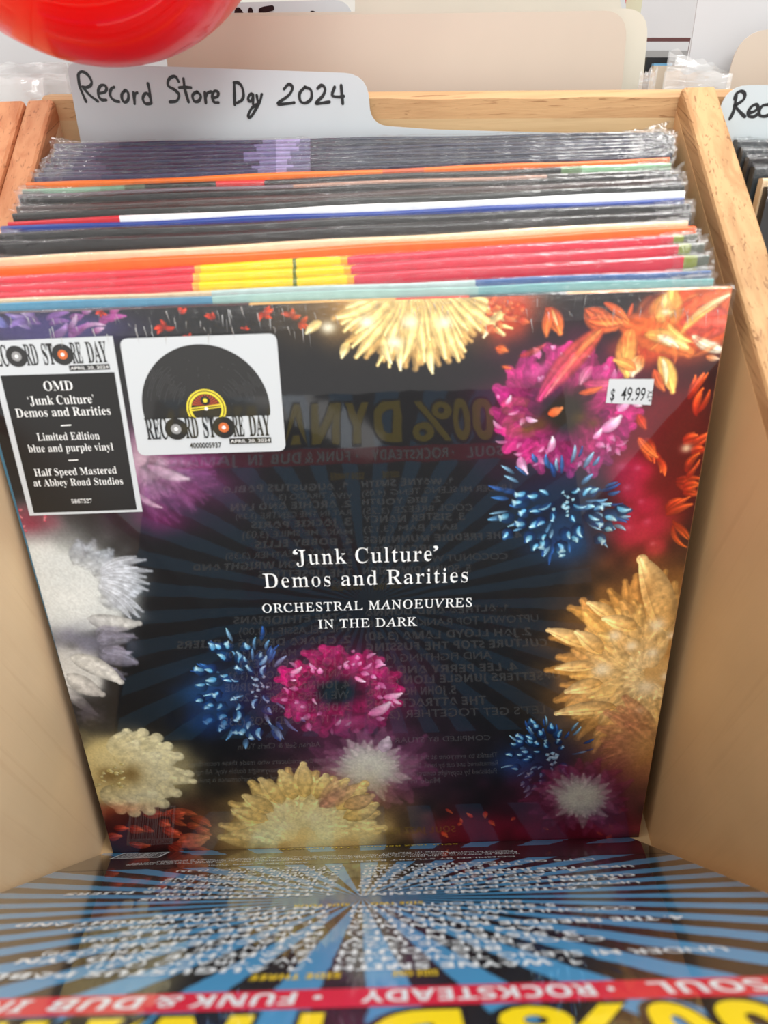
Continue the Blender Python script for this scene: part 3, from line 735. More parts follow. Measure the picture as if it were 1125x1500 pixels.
cv.petal((505, 1180), (545, 1165), 12, (226, 176, 110), (232, 190, 140), .1, .9)
for x, y in ((375, 1225), (420, 1210), (455, 1196), (415, 1180)): cv.glow((x, y), 15, 10, (255, 240, 190), .5, tex=.4)
art = np.clip(cv.a * (.95 + .1 * cv.noise[400][..., None]), 0, 255) / 255
# barcode block at the lower left of the printed cover is only a reflection of the other sleeve: not painted
art = np.where(art <= .04045, art / 12.92, ((art + .055) / 1.055) ** 2.4)

def sheet(name, n, y, w, z0, z1, arr, mat_, parent):
    g = np.linspace(0, 1, n)
    X, Z = np.meshgrid((g - .5) * w, z1 + (z0 - z1) * g)
    co = np.empty((n * n, 3), np.float32); co[:, 0] = X.ravel() * S; co[:, 1] = y * S; co[:, 2] = Z.ravel() * S
    idx = np.arange(n * n).reshape(n, n)
    q = np.stack([idx[:-1, :-1], idx[1:, :-1], idx[1:, 1:], idx[:-1, 1:]], -1).reshape(-1)
    me = bpy.data.meshes.new(name); nf = (n - 1) ** 2
    me.vertices.add(n * n); me.vertices.foreach_set('co', co.ravel())
    me.loops.add(nf * 4); me.loops.foreach_set('vertex_index', q.astype(np.int32))
    me.polygons.add(nf); me.polygons.foreach_set('loop_start', np.arange(0, nf * 4, 4, dtype=np.int32))
    try: me.polygons.foreach_set('loop_total', np.full(nf, 4, np.int32))
    except Exception: pass
    me.update(calc_edges=True)
    a = me.color_attributes.new('Col', 'FLOAT_COLOR', 'POINT')
    buf = np.ones((n * n, 4), np.float32); buf[:, :3] = arr.reshape(-1, 3); a.data.foreach_set('color', buf.ravel())
    me.materials.append(mat_)
    o = bpy.data.objects.new(name, me); COL.objects.link(o); o.parent = parent
    return o

# ------------------------------------------------------------------ sleeves
def sleeve_mesh(name, w, h, th, segs, parent, mat_, body=(40, 40, 42), back_line=None, wave=.03, twist=0.0):
    """card sleeve as one mesh: rounded top edge, coloured along its width. segs: [(x_end, colour, slant)] from left to right"""
    r = min(.09, th * .3)
    prof = [(0, 0), (0, h - r)] + [(r - r * math.cos(a), h - r + r * math.sin(a)) for a in (.5, 1.05)] + [(r, h)]
    prof += [(th * .5, h + .012)] + [(th - r, h)] + [(th - r + r * math.sin(a), h - r + r * math.cos(a)) for a in (.5, 1.05)] + [(th, h - r), (th, 0)]
    xs = [(-w / 2, 0)]; cs = []
    for xe, c, sl in segs:
        xe = min(max(xe, xs[-1][0] + .02), w / 2); cs.append(c); xs.append((xe, sl))
    xs[-1] = (w / 2, 0)
    # refine long runs so that the edge can wave a little
    X = [xs[0]]; C = []
    for i, c in enumerate(cs):
        a, b = xs[i], xs[i + 1]; k = max(1, int((b[0] - a[0]) / 2.2))
        for j in range(1, k + 1):
            t = j / k; X.append((a[0] + (b[0] - a[0]) * t, a[1] + (b[1] - a[1]) * t)); C.append(c)
    V, F, K = [], [], []
    m = len(prof); ph = rnd.uniform(0, 6)
    for x, sl in X:
        for (y, z) in prof:
            V.append((x + sl * (y / th), y + (wave * math.sin(x * .25 + ph) if z > h / 2 else 0) - twist * x * (1 - z / h), z + (wave * math.sin(x * .6 + ph) if z > h / 2 else 0)))
    for i in range(1, len(X)):
        for j in range(m):
            j2 = (j + 1) % m
            F.append(((i - 1) * m + j, i * m + j, i * m + j2, (i - 1) * m + j2))
            c = C[i - 1]
            if back_line and 6 <= j <= 9: c = back_line
            K.append(c)
    F.append(tuple(reversed(range(m)))); K.append(body)
    F.append(tuple(range((len(X) - 1) * m, len(X) * m))); K.append(body)
    F = [tuple(reversed(f)) for f in F]
    return mk(name, V, F, mat_, parent, cols=K)

def film_mesh(name, w, h, th, parent, mat_, amp=.05, end=.3, drop=.8, n=110, x0=None, x1=None):
    """shrink film over the top edge, puckered, bunched where the corners are sealed"""
    prof = [(-.05, h - drop), (-.06, h - drop * .5), (-.05, h - .12), (.02, h + .03), (th * .5, h + .07), (th - .02, h + .03), (th + .03, h - .15)]
    x0 = -w / 2 - .1 if x0 is None else x0; x1 = w / 2 + .1 if x1 is None else x1
    V, F = [], []; m = len(prof); ph = rnd.uniform(0, 50)
    for i in range(n + 1):
        t = i / n; x = x0 + (x1 - x0) * t
        e = max(0, 1 - (w / 2 + .1 - abs(x)) / 2.2) ** 1.5
        for j, (y, z) in enumerate(prof):
            q = mnoise.noise(Vector((x * 1.3, j * 1.7, ph))); q2 = mnoise.noise(Vector((x * 4.5, j * 2.1, ph + 9)))
            d = (amp * (.6 * q + .7 * q2)) * (1 if j < 6 else .4) + e * end * (.5 * q2 + .5 * q)
            up = e * end * .35
            V.append((x + e * q2 * .15, y - (d if j < 3 else d * .3), z + (abs(d) * .9 + up * (.5 + q) if 2 < j < 6 else 0)))
        if i: F += [((i - 1) * m + j, (i - 1) * m + j + 1, i * m + j + 1, i * m + j) for j in range(m - 1)]
    return mk(name, V, F, mat_, parent, smooth=True)

PT = Vector((0, 12.771, 28.685))                                  # top of the front cover
def plane_n(k=.121): return Vector((0, -k, 1)).normalized()
NT = plane_n()
def top_pt(x, y): return on_z(x, y, PT, NT)

LAST = [13.22, 13.22]                                             # y of the last top back edge at x = -15.7 and +15.7
def place_record(line, right, width=31.2, min_th=.13):
    """frame of a record whose top back edge runs through the seen points; foot on the bin floor, foot line straight across"""
    P = [top_pt(*p) for p in line] + [top_pt(*right)]
    xs = np.array([p[0] for p in P]); ys = np.array([p[1] for p in P]); sl, c = np.polyfit(xs, ys, 1)
    e = [c - 15.7 * sl, c + 15.7 * sl]
    for k in (0, 1): e[k] = max(e[k], LAST[k] + min_th)
    th = max(.11, min(e[0] - LAST[0], e[1] - LAST[1]) * .93 - .02)
    th = min(th, .62)
    LAST[:] = e
    sl = (e[1] - e[0]) / 31.4; c = (e[0] + e[1]) / 2
    X = Vector((1, sl, 0)).normalized(); xr = P[-1][0]
    xm = xr - width / 2 * X[0]; ym = c + sl * xm; zm = PT[2] + .121 * (ym - PT[1])
    lean = math.asin(min(.985, zm / 31.3))
    Z = Vector((-X[1] * math.cos(lean), X[0] * math.cos(lean), math.sin(lean)))
    top = Vector((xm, ym, zm)); O = top - Z * (zm / Z[2])
    pl = Pl(O, X, Z)
    O = O - pl.n * th
    O = O - Z * (O[2] / Z[2]) + Z * .01
    pl = Pl(O, X, Z)
    return pl, (top - pl.O).dot(pl.M.to_3x3() @ Vector((0, 0, 1))), th, sl

GROUP = 'records leaning in the front bin'
# the cover that faces us
front = empty('record_sleeve', COVER.M, 'front record sleeve with glowing flowers on black and serif title, facing us', 'record', GROUP)
sleeve_mesh('sleeve', W0, W0, .42, [(-9, (70, 50, 60), 0), (-4, (60, 45, 45), 0), (2, (205, 160, 95), 0), (5, (190, 70, 50), 0), (9, (50, 45, 50), 0), (15.7, (225, 150, 95), 0)], front, M_TOPCOL, (190, 120, 90), wave=0)
sheet('cover_print', CN, -.012, W0 - .03, .015, W0 - .05, art, M_COVER, front)
def T(px, py): return COVER.at(px, py)
tt = Print()
tt.text('‘', T(430, 826), T(437, 826), .80, -.03)
tt.text('Junk Culture', T(435, 827), T(633, 821), .80, -.03, space=1.08, thin=.028)
tt.text('’', T(634, 821), T(641, 821), .80, -.03)
tt.text('Demos and Rarities', T(387, 861), T(685, 852), .80, -.03, space=1.08, thin=.028)
tt.text('ORCHESTRAL MANOEUVRES', T(385, 897), T(691, 888), .50, -.03, style='roman', space=1.12, offset=.006)
tt.text('IN THE DARK', T(467, 920), T(611, 916), .50, -.03, style='roman', space=1.12, offset=.006)
tt.build('title_lettering', M_WPRINT, front)
def quad_px(pts): return [T(*p) for p in pts]
# left sticker
s1 = slab('sticker', quad_px([(-21, 500), (165, 492), (209, 749), (44, 755)])[::-1], -.03, -.014, M_LABELWHITE, front)
s1['label'] = 'tall white edged black sticker with small white lettering'
slab('black_panel', quad_px([(1, 550), (168, 545), (201, 746), (50, 751)])[::-1], -.036, -.0301, M_LABELBLACK, s1)
t1 = Print()
for body, a, b, cap in (('OMD', (66, 572), (108, 571), .40), ('‘Junk Culture’', (43, 593), (139, 590), .38), ('Demos and Rarities', (25, 611), (163, 607), .38), ('—', (90, 624), (105, 623), .05),
                        ('Limited Edition', (56, 645), (147, 643), .34), ('blue and purple vinyl', (43, 662), (167, 659), .34), ('—', (101, 675), (115, 674), .05),
                        ('Half Speed Mastered', (52, 697), (172, 693), .34), ('at Abbey Road Studios', (51, 712), (181, 709), .34), ('5867527', (106, 737), (136, 736), .2)):
    if body == '—':
        A, B = T(*a), T(*b); t1.quad([A, B, (B[0], B[1] + .05), (A[0], A[1] + .05)], -.042)
    else: t1.text(body, T(*a), T(*b), cap, -.042, thin=.018)
t1.build('sticker_lettering', M_WPRINT, s1)
def shopmark(pr_black, pr_white, par, x0, x1, y0l, y0r, caph, yo, tiny):
    """the event word-mark: heavy condensed capitals with two little records as the letters O"""
    W_ = x1 - x0
    def q(f, dy=0): return T(x0 + W_ * f, y0l + (y0r - y0l) * f + dy)
    pr_black.text('REC', q(0), q(.17), caph, yo, offset=.01); pr_black.text('RD', q(.315), q(.42), caph, yo, offset=.01)
    pr_black.text('ST', q(.46), q(.555), caph, yo, offset=.01); pr_black.text('RE', q(.70), q(.79), caph, yo, offset=.01); pr_black.text('DAY', q(.83), q(1), caph, yo, offset=.01)
    cy = caph / 2
    for f, m_ in ((.243, M_GREY), (.628, M_ORANGE)):
        c = q(f); c = (c[0], c[1] + cy * .9)
        d = Print(); d.disc(c, 0.001, caph * .52, yo - .004, 28); d.build('record_mark', M_BLACK, par)
        d = Print(); d.disc(c, caph * .09, caph * .24, yo - .008, 22); d.build('record_mark_label', m_, par)
        d = Print(); d.disc(c, .001, caph * .09, yo - .008, 14); d.build('record_mark_hole', M_WPRINT, par)
    A = q(.66, 2); B = q(1.0, 2)
    pr_black.quad([(A[0], A[1] - caph * .3), (B[0], B[1] - caph * .3), (B[0], B[1] - .02), (A[0], A[1] - .02)], yo - .002)
    pr_white.text('APRIL 20, 2024', (A[0] + .05, A[1] - caph * .24), (B[0] - .05, B[1] - caph * .24), caph * .15, yo - .006, style='plain')
b1, w1 = Print(), Print()
shopmark(b1, w1, s1, -14, 160, 537, 530, .86, -.034, 1)
b1.build('word_mark', M_BLACK, s1); w1.build('date_lettering', M_WPRINT, s1)
# square sticker with the half record
sq = rounded(quad_px([(175, 496), (405, 488), (419, 660), (203, 667)])[::-1], .35)
s2 = slab('sticker', sq, -.032, -.014, M_LABELWHITE, front); s2['label'] = 'white rounded square sticker with a half record emblem'
c = T(301, 612); r = (T(397, 608)[0] - T(212, 614)[0]) / 2; cc_ = ((T(397, 608)[0] + T(212, 614)[0]) / 2, T(305, 611)[1])
zc = cc_[1]; cc_ = (cc_[0], T(304, 598)[1])
dd = Print(); dd.disc(cc_, .001, r, -.036, 96, cut=zc); disc = dd.build('half_record_emblem', M_BLACK, s2)
M_GROOVE = mat('groove_print', (70, 70, 72), rough=.4)
dd = Print()
for k in range(22):
    rr = r * (.40 + .027 * k)
    for lo, hi in ((8, 50), (125, 172)):
        a0 = rnd.uniform(lo, lo + 14); dd.disc(cc_, rr, rr + .014, -.038, 14, math.radians(a0), math.radians(rnd.uniform(a0 + 10, hi)), cut=zc)
for k in range(60):
    a = rnd.uniform(.1, 3.0); rr = r * rnd.uniform(.35, .97); x = cc_[0] + rr * math.cos(a); z = cc_[1] + rr * math.sin(a); l = rnd.uniform(.02, .1); b = rnd.uniform(0, 3)
    dd.quad([(x, z), (x + l * math.cos(b), z + l * math.sin(b)), (x + l * math.cos(b) + .015, z + l * math.sin(b) + .015), (x + .015, z + .02)], -.040)
dd.build('groove_lines', M_GROOVE, s2)
for (r1, m_, yo) in ((.31, M_LYEL, -.041), (.285, M_BLACK, -.0425), (.27, M_LYEL, -.044), (.235, M_BLACK, -.0455)):
    dd = Print(); dd.disc(cc_, .001, r1 * r, yo, 44, cut=zc); dd.build('emblem_label_ring', m_, s2)
dd = Print()
for k in range(13):
    a0 = math.radians(14 + k * 11.8); a1 = a0 + math.radians(7.5)
    dd.quad([(cc_[0], cc_[1] + .05 * r), (cc_[0] + .225 * r * math.cos(a0), cc_[1] + .225 * r * math.sin(a0)), (cc_[0] + .225 * r * math.cos(a1), cc_[1] + .225 * r * math.sin(a1))], -.047)
dd.build('emblem_rays', M_BRICK, s2)
dd = Print(); dd.quad([(cc_[0] - .25 * r, cc_[1] + .0 * r), (cc_[0] + .26 * r, cc_[1] + .05 * r), (cc_[0] + .26 * r, cc_[1] + .07 * r), (cc_[0] - .25 * r, cc_[1] + .02 * r)], -.049)
dd.quad([(cc_[0] - .25 * r, cc_[1] - .035 * r), (cc_[0] + .26 * r, cc_[1] + .015 * r), (cc_[0] + .26 * r, cc_[1] + .03 * r), (cc_[0] - .25 * r, cc_[1] - .015 * r)], -.049); dd.build('emblem_bar', M_LYEL, s2)
dd = Print(); dd.disc((cc_[0], cc_[1] + .13 * r), .001, .075 * r, -.050, 20); dd.build('emblem_centre', M_BLACK, s2)
dd = Print(); dd.disc((cc_[0], cc_[1] + .13 * r), .001, .035 * r, -.052, 14); dd.build('emblem_dot', M_LYEL, s2)
dd = Print(); dd.disc(cc_, .001, .028 * r, -.052, 14); dd.build('emblem_hole', M_WPRINT, s2)
b2, w2 = Print(), Print()
shopmark(b2, w2, s2, 217, 397, 643, 637, .95, -.054, 1)
b2.text('4000005937', T(279, 656), T(325, 655), .24, -.054, style='plain', offset=.02)
b2.build('word_mark', M_BLACK, s2); w2.build('date_lettering', M_WPRINT, s2)
# price label
s3 = slab('price_label', quad_px([(892, 555), (958, 555), (953, 593), (887, 590)])[::-1], -.03, -.014, M_LABELWHITE, front)
p3 = Print(); p3.text('$', T(893, 586), T(899, 586), .50, -.034, style='plain', offset=.012); p3.text('49.99', T(908, 586), T(943, 587), .58, -.034, style='plain', offset=.004)
p3.text('+TX', T(955.5, 588), T(957, 571), .24, -.034, style='plain'); p3.build('price_lettering', M_INK, s3)
film_mesh('shrink_film', W0, W0, .42, front, M_FILM, .04, .12, 1.1, 260)
# fine glints where the film is pulled over the top edge
M_GLINT = film('film_crease', .25, .9, .08, bump=.0001, white=.25)
V, F = [], []
for k in range(120):
    x = rnd.uniform(-14, 15.3); z = W0 - rnd.uniform(.1, 1.2) ; l = rnd.uniform(.15, .7); w_ = rnd.uniform(.012, .035); b = len(V); sk = rnd.uniform(-.06, .12)
    V += [(x - w_, -.05, z), (x, -.075, z + .02), (x + w_, -.05, z), (x + sk, -.05, z - l)]; F += [(b, b + 3, b + 1), (b + 1, b + 3, b + 2)]
tag(mk('film_creases', V, F, M_GLINT, front), kind='stuff')

# ------------------------------------------------------------------ records behind it
def col_at(pl, h, px, py): 
    return pl.at(px, py, 0.2)[0]
NAVY = (46, 48, 80); LAV = (150, 142, 184); BLK = (40, 39, 40)
spec = [
 # name colours [(x_px of segment end, colour, slant)], upper line points, right end, film strength, label
 ('teal', [(310, (84, 142, 172), 0), (700, (150, 186, 180), 0), (2000, (118, 168, 170), 0)], [(75, 442.7), (400, 436.5), (650, 421)], (1044, 406), .6,
  'blue and teal edged record directly behind the flower cover', None),
 ('mid', [(310, (212, 190, 158), 0), (695, (176, 196, 194), 0), (2000, (66, 98, 148), 0)], [(75, 434.7), (400, 424), (650, 409)], (1040, 395), .8,
  'record with a beige, pale and dark blue edge between teal and red ones', None),
 ('red', [(283, (214, 48, 66), 0), (293, (232, 165, 60), 0), (429, (242, 206, 10), 0), (435, (96, 112, 30), .2), (508, (242, 206, 10), .0), (518, (238, 160, 40), .5), (1000, (208, 48, 70), 0), (1020, (128, 140, 50), 0), (2000, (92, 98, 88), 0)],
  [(75, 428), (400, 409), (650, 390.6)], (1037, 373), .4, 'nearest of three red edged records with a yellow patch', None),
 ('red', [(285, (214, 48, 66), 0), (295, (232, 165, 60), 0), (429, (242, 206, 10), 0), (434, (96, 112, 30), .2), (503, (242, 206, 10), .0), (513, (238, 160, 40), .5), (990, (208, 48, 70), 0), (1008, (128, 140, 50), 0), (2000, (84, 88, 76), 0)],
  [(75, 417), (400, 394), (650, 374)], (1028, 355), .5, 'middle one of three red edged records with a yellow patch', None),
 ('red', [(287, (214, 48, 66), 0), (296, (232, 165, 60), 0), (429, (242, 206, 10), 0), (434, (96, 112, 30), .2), (498, (242, 206, 10), .0), (508, (238, 160, 40), .5), (983, (208, 48, 70), 0), (998, (128, 140, 50), 0), (2000, (92, 96, 84), 0)],
  [(75, 406.5), (400, 380), (650, 360)], (1018, 341), .5, 'furthest of three red edged records with a yellow patch, next to bright orange', None),
 ('orange', [(2000, (250, 104, 38), 0)], [(75, 389), (400, 365), (650, 347.5)], (1014.6, 329), .1, 'thick bright orange edged record in front of the cream one', None),
 ('cream', [(2000, (232, 204, 166), 0)], [(75, 376), (400, 354.7), (650, 338)], (1005, 321), .6, 'cream edged record between bright orange and black ones', None),
 ('black', [(2000, BLK, 0)], [(75, 353), (400, 337), (650, 321)], (1008, 310), .4, 'glossy black edged record directly behind the cream one', (92, 74, 70)),
 ('black', [(2000, (48, 48, 48), 0)], [(75, 338.7), (400, 324), (650, 308.5)], (1007, 298), .5, 'glossy black edged record directly in front of the blue one', (96, 78, 74)),
 ('blue', [(2000, (36, 66, 148), 0)], [(75, 332), (400, 313), (650, 301)], (1001, 292), .1, 'thin royal blue edged record in front of the white one', None),
 ('white', [(178, (204, 38, 52), 0), (2000, (240, 244, 246), 0)], [(75, 322.7), (400, 306.7), (650, 292)], (1001, 278), .1, 'white edged record with a red left end', None),
 ('dark', [(2000, (46, 48, 46), 0)], [(75, 310.7), (400, 294.7), (650, 281)], (999, 270), .4, 'dark edged record with a pale hairline just behind the white one', (205, 195, 175)),
 ('brown', [(2000, (74, 60, 58), 0)], [(75, 305), (400, 282.7), (650, 271.5)], (997, 264), .4, 'dark brown edged record second behind the white one', None),
 ('black', [(2000, (44, 44, 44), 0)], [(75, 288), (400, 276), (650, 264)], (990.7, 254.7), .5, 'black edged record with vertical film creases behind the brown one', None),
 ('pinkish', [(430, (120, 112, 120), 0), (800, (176, 138, 120), 0), (2000, (60, 58, 58), 0)], [(75, 284), (400, 270.7), (650, 258)], (982, 251), .5, 'thin grey and pinkish edged record between black and green edged ones', None),
 ('green', [(150, (140, 182, 156), 0), (185, (120, 160, 130), 0), (215, (90, 105, 85), 0), (318, (50, 54, 50), 0), (388, (206, 52, 56), .2), (400, (44, 46, 46), 0), (820, (52, 54, 54), 0), (850, (110, 140, 100), 0), (2000, (150, 196, 156), 0)],
  [(75, 277), (400, 261), (650, 250)], (980, 238.7), .5, 'record edged in pale green, black and a short red patch', None),
 ('orange', [(560, (238, 120, 40), 0), (620, (200, 96, 62), 0), (2000, (236, 116, 44), 0)], [(75, 268), (400, 253), (650, 241)], (978.7, 231.5), .1, 'thin orange edged record in front of the navy group', None),
]
prev = None
NAV_LBL = ['nearest of the navy edged records, just behind the thin orange one', 'second navy edged record behind the thin orange one', 'third navy edged record behind the thin orange one',
           'fourth navy edged record behind the thin orange one', 'fourth navy edged record in front of the white label card', 'third navy edged record in front of the white label card',
           'second navy edged record in front of the white label card', 'rearmost navy edged record, touching the white label card']
for k in range(1, 9):
    t = k / 8; L_ = (115, 265.5 + (206.5 - 265.5) * t); Mi = (400, 253 + (203.5 - 253) * t); Ri = (979 + [3, 4, 5, 2, 4, 3, 0, -9][k - 1], 231.5 + (195.5 - 231.5) * t)
    segs = [(120 + rnd.uniform(0, 60), (74, 70, 98), 0), (372 + rnd.uniform(-15, 15), jit(NAVY, .12), 0), (405, (110, 104, 146), 0), (430 + rnd.uniform(-10, 10), LAV, 0), (455, (100, 100, 130), 0), (2000, jit((42, 46, 64), .1), 0)]
    spec.append(('navy', segs, [L_, Mi], Ri, 1.0, NAV_LBL[k - 1], (96, 84, 100) if k % 2 else (74, 76, 100)))
lines = [[(75, 449), (400, 446), (650, 430.5)]] + [s[2] for s in spec]
for i, (nm, segs, line, right, fs, label, bl) in enumerate(spec):
    pl, h, th, tw = place_record(line, right)
    r_ = empty('record_sleeve', pl.M, label, 'record', GROUP)
    # project the segment ends with the line height where they fall
    xs_ = [p[0] for p in line] + [right[0]]; ys_ = [p[1] for p in line] + [right[1]]
    sg = []
    for px, c_, sl in segs:
        if px >= 2000: sg.append((99, c_, sl)); continue
        py = np.interp(px, xs_, ys_); w = top_pt(px, py); sg.append(((pl.I @ w)[0], c_, sl))
    sleeve_mesh('sleeve', 31.2, h, th, sg, r_, M_TOPCOL, body=mix(segs[0][1], (40, 40, 40), .5), back_line=bl, twist=tw)
    if fs > .2:
        film_mesh('shrink_film', 31.2, h, th, r_, M_FILM, .03 + .06 * fs, .15 + .25 * fs, .6, 120)
        e = film_mesh('bunched_film', 31.2, h + .03, th, r_, M_FILM2, .07, .30 + .25 * fs, .7, 26, x0=15.6 - 1.2 - fs * .9, x1=15.75)
        if nm == 'navy' or fs >= .5: film_mesh('bunched_film', 31.2, h + .03, th, r_, M_FILM2, .06, .22, .45, 22, x0=-15.75, x1=-15.6 + .8 + .6 * fs)
    if i in (0, 2, 12, 16, 20, 24): print('REC', i, nm, [round(v, 2) for v in pl.O], round(th, 2), round(h, 2))

# ------------------------------------------------------------------ the record tipped forward (its back cover towards us)
def flip_material():
    m = bpy.data.materials.new('sunburst_print'); m.use_nodes = True
    nt = m.node_tree; b = nt.nodes['Principled BSDF']; L = nt.links.new; N = nt.nodes.new
    b.inputs['Roughness'].default_value = .5; b.inputs['Coat Weight'].default_value = 1; b.inputs['Coat Roughness'].default_value = .045; b.inputs['Specular IOR Level'].default_value = .4
    b.inputs['Coat IOR'].default_value = 1.95
    tc = N('ShaderNodeTexCoord'); sp = N('ShaderNodeSeparateXYZ'); L(tc.outputs['Object'], sp.inputs[0])
    sx = N('ShaderNodeMath'); sx.operation = 'SUBTRACT'; sx.inputs[1].default_value = BURST[0] * S; L(sp.outputs[0], sx.inputs[0])
    sz = N('ShaderNodeMath'); sz.operation = 'SUBTRACT'; sz.inputs[1].default_value = BURST[1] * S; L(sp.outputs[2], sz.inputs[0])
    at = N('ShaderNodeMath'); at.operation = 'ARCTAN2'; xk = N('ShaderNodeMath'); xk.operation = 'MULTIPLY'; xk.inputs[1].default_value = .78; L(sx.outputs[0], xk.inputs[0]); L(xk.outputs[0], at.inputs[1]); L(sz.outputs[0], at.inputs[0])
    nz = N('ShaderNodeTexNoise'); nz.inputs['Scale'].default_value = 160; nz.inputs['Detail'].default_value = 4; L(tc.outputs['Object'], nz.inputs['Vector'])
    na = N('ShaderNodeMath'); na.operation = 'MULTIPLY'; na.inputs[1].default_value = .02; L(nz.outputs[0], na.inputs[0])
    ad = N('ShaderNodeMath'); ad.operation = 'ADD'; L(at.outputs[0], ad.inputs[0]); L(na.outputs[0], ad.inputs[1])
    mu = N('ShaderNodeMath'); mu.operation = 'MULTIPLY'; mu.inputs[1].default_value = 37; L(ad.outputs[0], mu.inputs[0])
    sh = N('ShaderNodeMath'); sh.operation = 'SUBTRACT'; sh.inputs[1].default_value = 37 * math.pi / 2 + math.pi / 2 + .37; L(mu.outputs[0], sh.inputs[0])
    sn = N('ShaderNodeMath'); sn.operation = 'SINE'; L(sh.outputs[0], sn.inputs[0])
    cr = N('ShaderNodeValToRGB'); cr.color_ramp.elements[0].position = .46; cr.color_ramp.elements[0].color = lin((22, 22, 26)); cr.color_ramp.elements[1].position = .56; cr.color_ramp.elements[1].color = lin((72, 150, 200))
    mr = N('ShaderNodeMapRange'); mr.inputs[1].default_value = -1; L(sn.outputs[0], mr.inputs[0]); L(mr.outputs[0], cr.inputs[0])
    L(cr.outputs[0], b.inputs['Base Color'])
    n2 = N('ShaderNodeTexNoise'); n2.inputs['Scale'].default_value = 14; n2.inputs['Detail'].default_value = 2; L(tc.outputs['Object'], n2.inputs['Vector'])
    bp = N('ShaderNodeBump'); bp.inputs['Distance'].default_value = .0004; bp.inputs['Strength'].default_value = 1; L(n2.outputs[0], bp.inputs['Height']); L(bp.outputs[0], b.inputs['Coat Normal'])
    return m
BURST = FLIP.at(530, 1316)
M_FLIP = flip_material()
flip = empty('record_sleeve', FLIP.M, 'record tipped forward showing its back cover upside down, blue sunburst with yellow title', 'record', 'records tipped forward in the front bin')
sleeve_mesh('sleeve', W0, W0, .4, [(99, (50, 60, 70), 0)], flip, M_TOPCOL, wave=0)
mk('back_print', [(-15.69, -.012, .01), (15.69, -.012, .01), (15.69, -.012, W0), (-15.69, -.012, W0)], [(0, 1, 2, 3)], M_FLIP, flip)
fl = FLIP.at
VB0, VB1 = 25.35, 26.65
mk('red_band', [(-15.69, -.02, VB0), (15.69, -.02, VB0), (15.69, -.02, VB1), (-15.69, -.02, VB1)], [(0, 1, 2, 3)], M_RED, flip)
bt = Print()
xS = FLIP.at(1128, 1440)[0]; 
def X(px, py=1441): return FLIP.at(px, py)[0]
for body, a, b in (('SOUL', 1120, 945), ('•', 892, 882), ('ROCKSTEADY', 862, 532), ('•', 478, 466), ('FUNK', 442, 302), ('&', 288, 250), ('DUB', 236, 118), ('IN', 88, 30), ):
    bt.text(body, (X(a), VB0 + .22), (X(b), VB0 + .22), .82, -.03, style='heavy')
bt.text('JAMAICA', (X(-10), VB0 + .22), (15.3, VB0 + .22), .82, -.03, style='heavy')
bt.build('band_lettering', M_FWHITE, flip)
ti = Print(); ts = Print()
# title measured from its reflection in the front cover
def RX_(px): return COVER.mirrored(px, 625, FLIP)[0]
tx = [('3', 797, 752), ('0', 748, 712) , ('0', 708, 690)]
x_end = RX_(418); 
T0 = RX_(800); x_pc = X(690)
for body, a, b in (('3', 783, 735), ('0', 724, 693), ('0', 689, 665), ('%', 664, 603), ('D', 588, 548), ('Y', 542, 505), ('N', 498, 457), ('A', 450, 416), ('M', 408, 360), ('I', 354, 341), ('T', 336, 300), ('E', 296, 262), ('!', 254, 244)):
    a = max(-15.3, RX_(a)); b = RX_(b)
    if a > 15.2: continue
    b = min(b, 15.4)
    ti.text(body, (a, 27.1), (b, 27.1), 3.4, -.032, style='heavy', offset=.02)
    ts.text(body, (a - .1, 26.95), (b + .18, 26.95), 3.65, -.024, style='heavy', offset=.04)
ts.build('title_shadow', M_DARKP, flip); ti.build('title_lettering', M_YEL, flip)
tl = Print(); ty = Print(); tb = Print()
cx = FLIP.at(527, 1400)[0]
def RP(x, y): return COVER.mirrored(x, y, FLIP)
def sidemark(*a, **k):
    q = Print(); q.text(*a, **k); q.build('side_lettering', M_GOLD, flip)
sidemark('SIDE ONE', (X(640, 1417), 24.1), (X(575, 1417), 24.1), .45, -.03, style='heavy'); sidemark('SIDE THREE', (X(502, 1418), 24.1), (X(375, 1420), 24.1), .45, -.03, style='heavy')
sidemark('SIDE TWO', (X(618, 1313), 15.75), (X(545, 1313), 15.75), .4, -.03, style='heavy'); sidemark('SIDE FOUR', (X(516, 1313), 15.75), (X(438, 1315), 15.75), .4, -.03, style='heavy')
# every line: words, reflected x of its inner and outer end, reflected base line, weight
rowsL = [('1. WAYNE SMITH', 529, 665, 713, 1), ('UNDER MI SLENG TENG (4.05)', 529, 752, 726, 0), ('2. BIG YOUTH', 530, 646, 740, 1), ('COOL BREEZE (3.25)', 531, 693, 753, 0), ('3. SISTER NANCY', 532, 681, 766, 1),
         ('BAM BAM (3.12)', 532, 669, 780, 0), ('4. THE FREDDIE MUNNINGS', 532, 765, 796, 1), ('ORCHESTRA', 532, 640, 811, 1), ('COCONUT WOMAN (2.53)', 532, 745, 826, 0), ('5. SOUND DIMENSION', 532, 690, 842, 1), ('STEP SOFTLY (3.04)', 532, 668, 857, 0),
         ('1. ALTHEA AND DONNA', 534, 748, 902, 1), ('UPTOWN TOP RANKING (3.48)', 534, 790, 919, 0), ('2. JAH LLOYD LAMA (3.40)', 535, 780, 938, 1), ('CULTURE STOP THE FUSSING', 536, 802, 954, 1), ('AND FIGHTING (4.47)', 536, 721, 970, 0),
         ('4. LEE PERRY AND THE', 537, 759, 988, 1), ('UPSETTERS JUNGLE LION (3.15)', 537, 822, 1003, 1), ('5. JOHN HOLT AND', 538, 668, 1020, 1), ('THE ATTRACTIONS', 538, 713, 1037, 1), ("LET'S GET TOGETHER (2.55)", 538, 800, 1053, 0)]
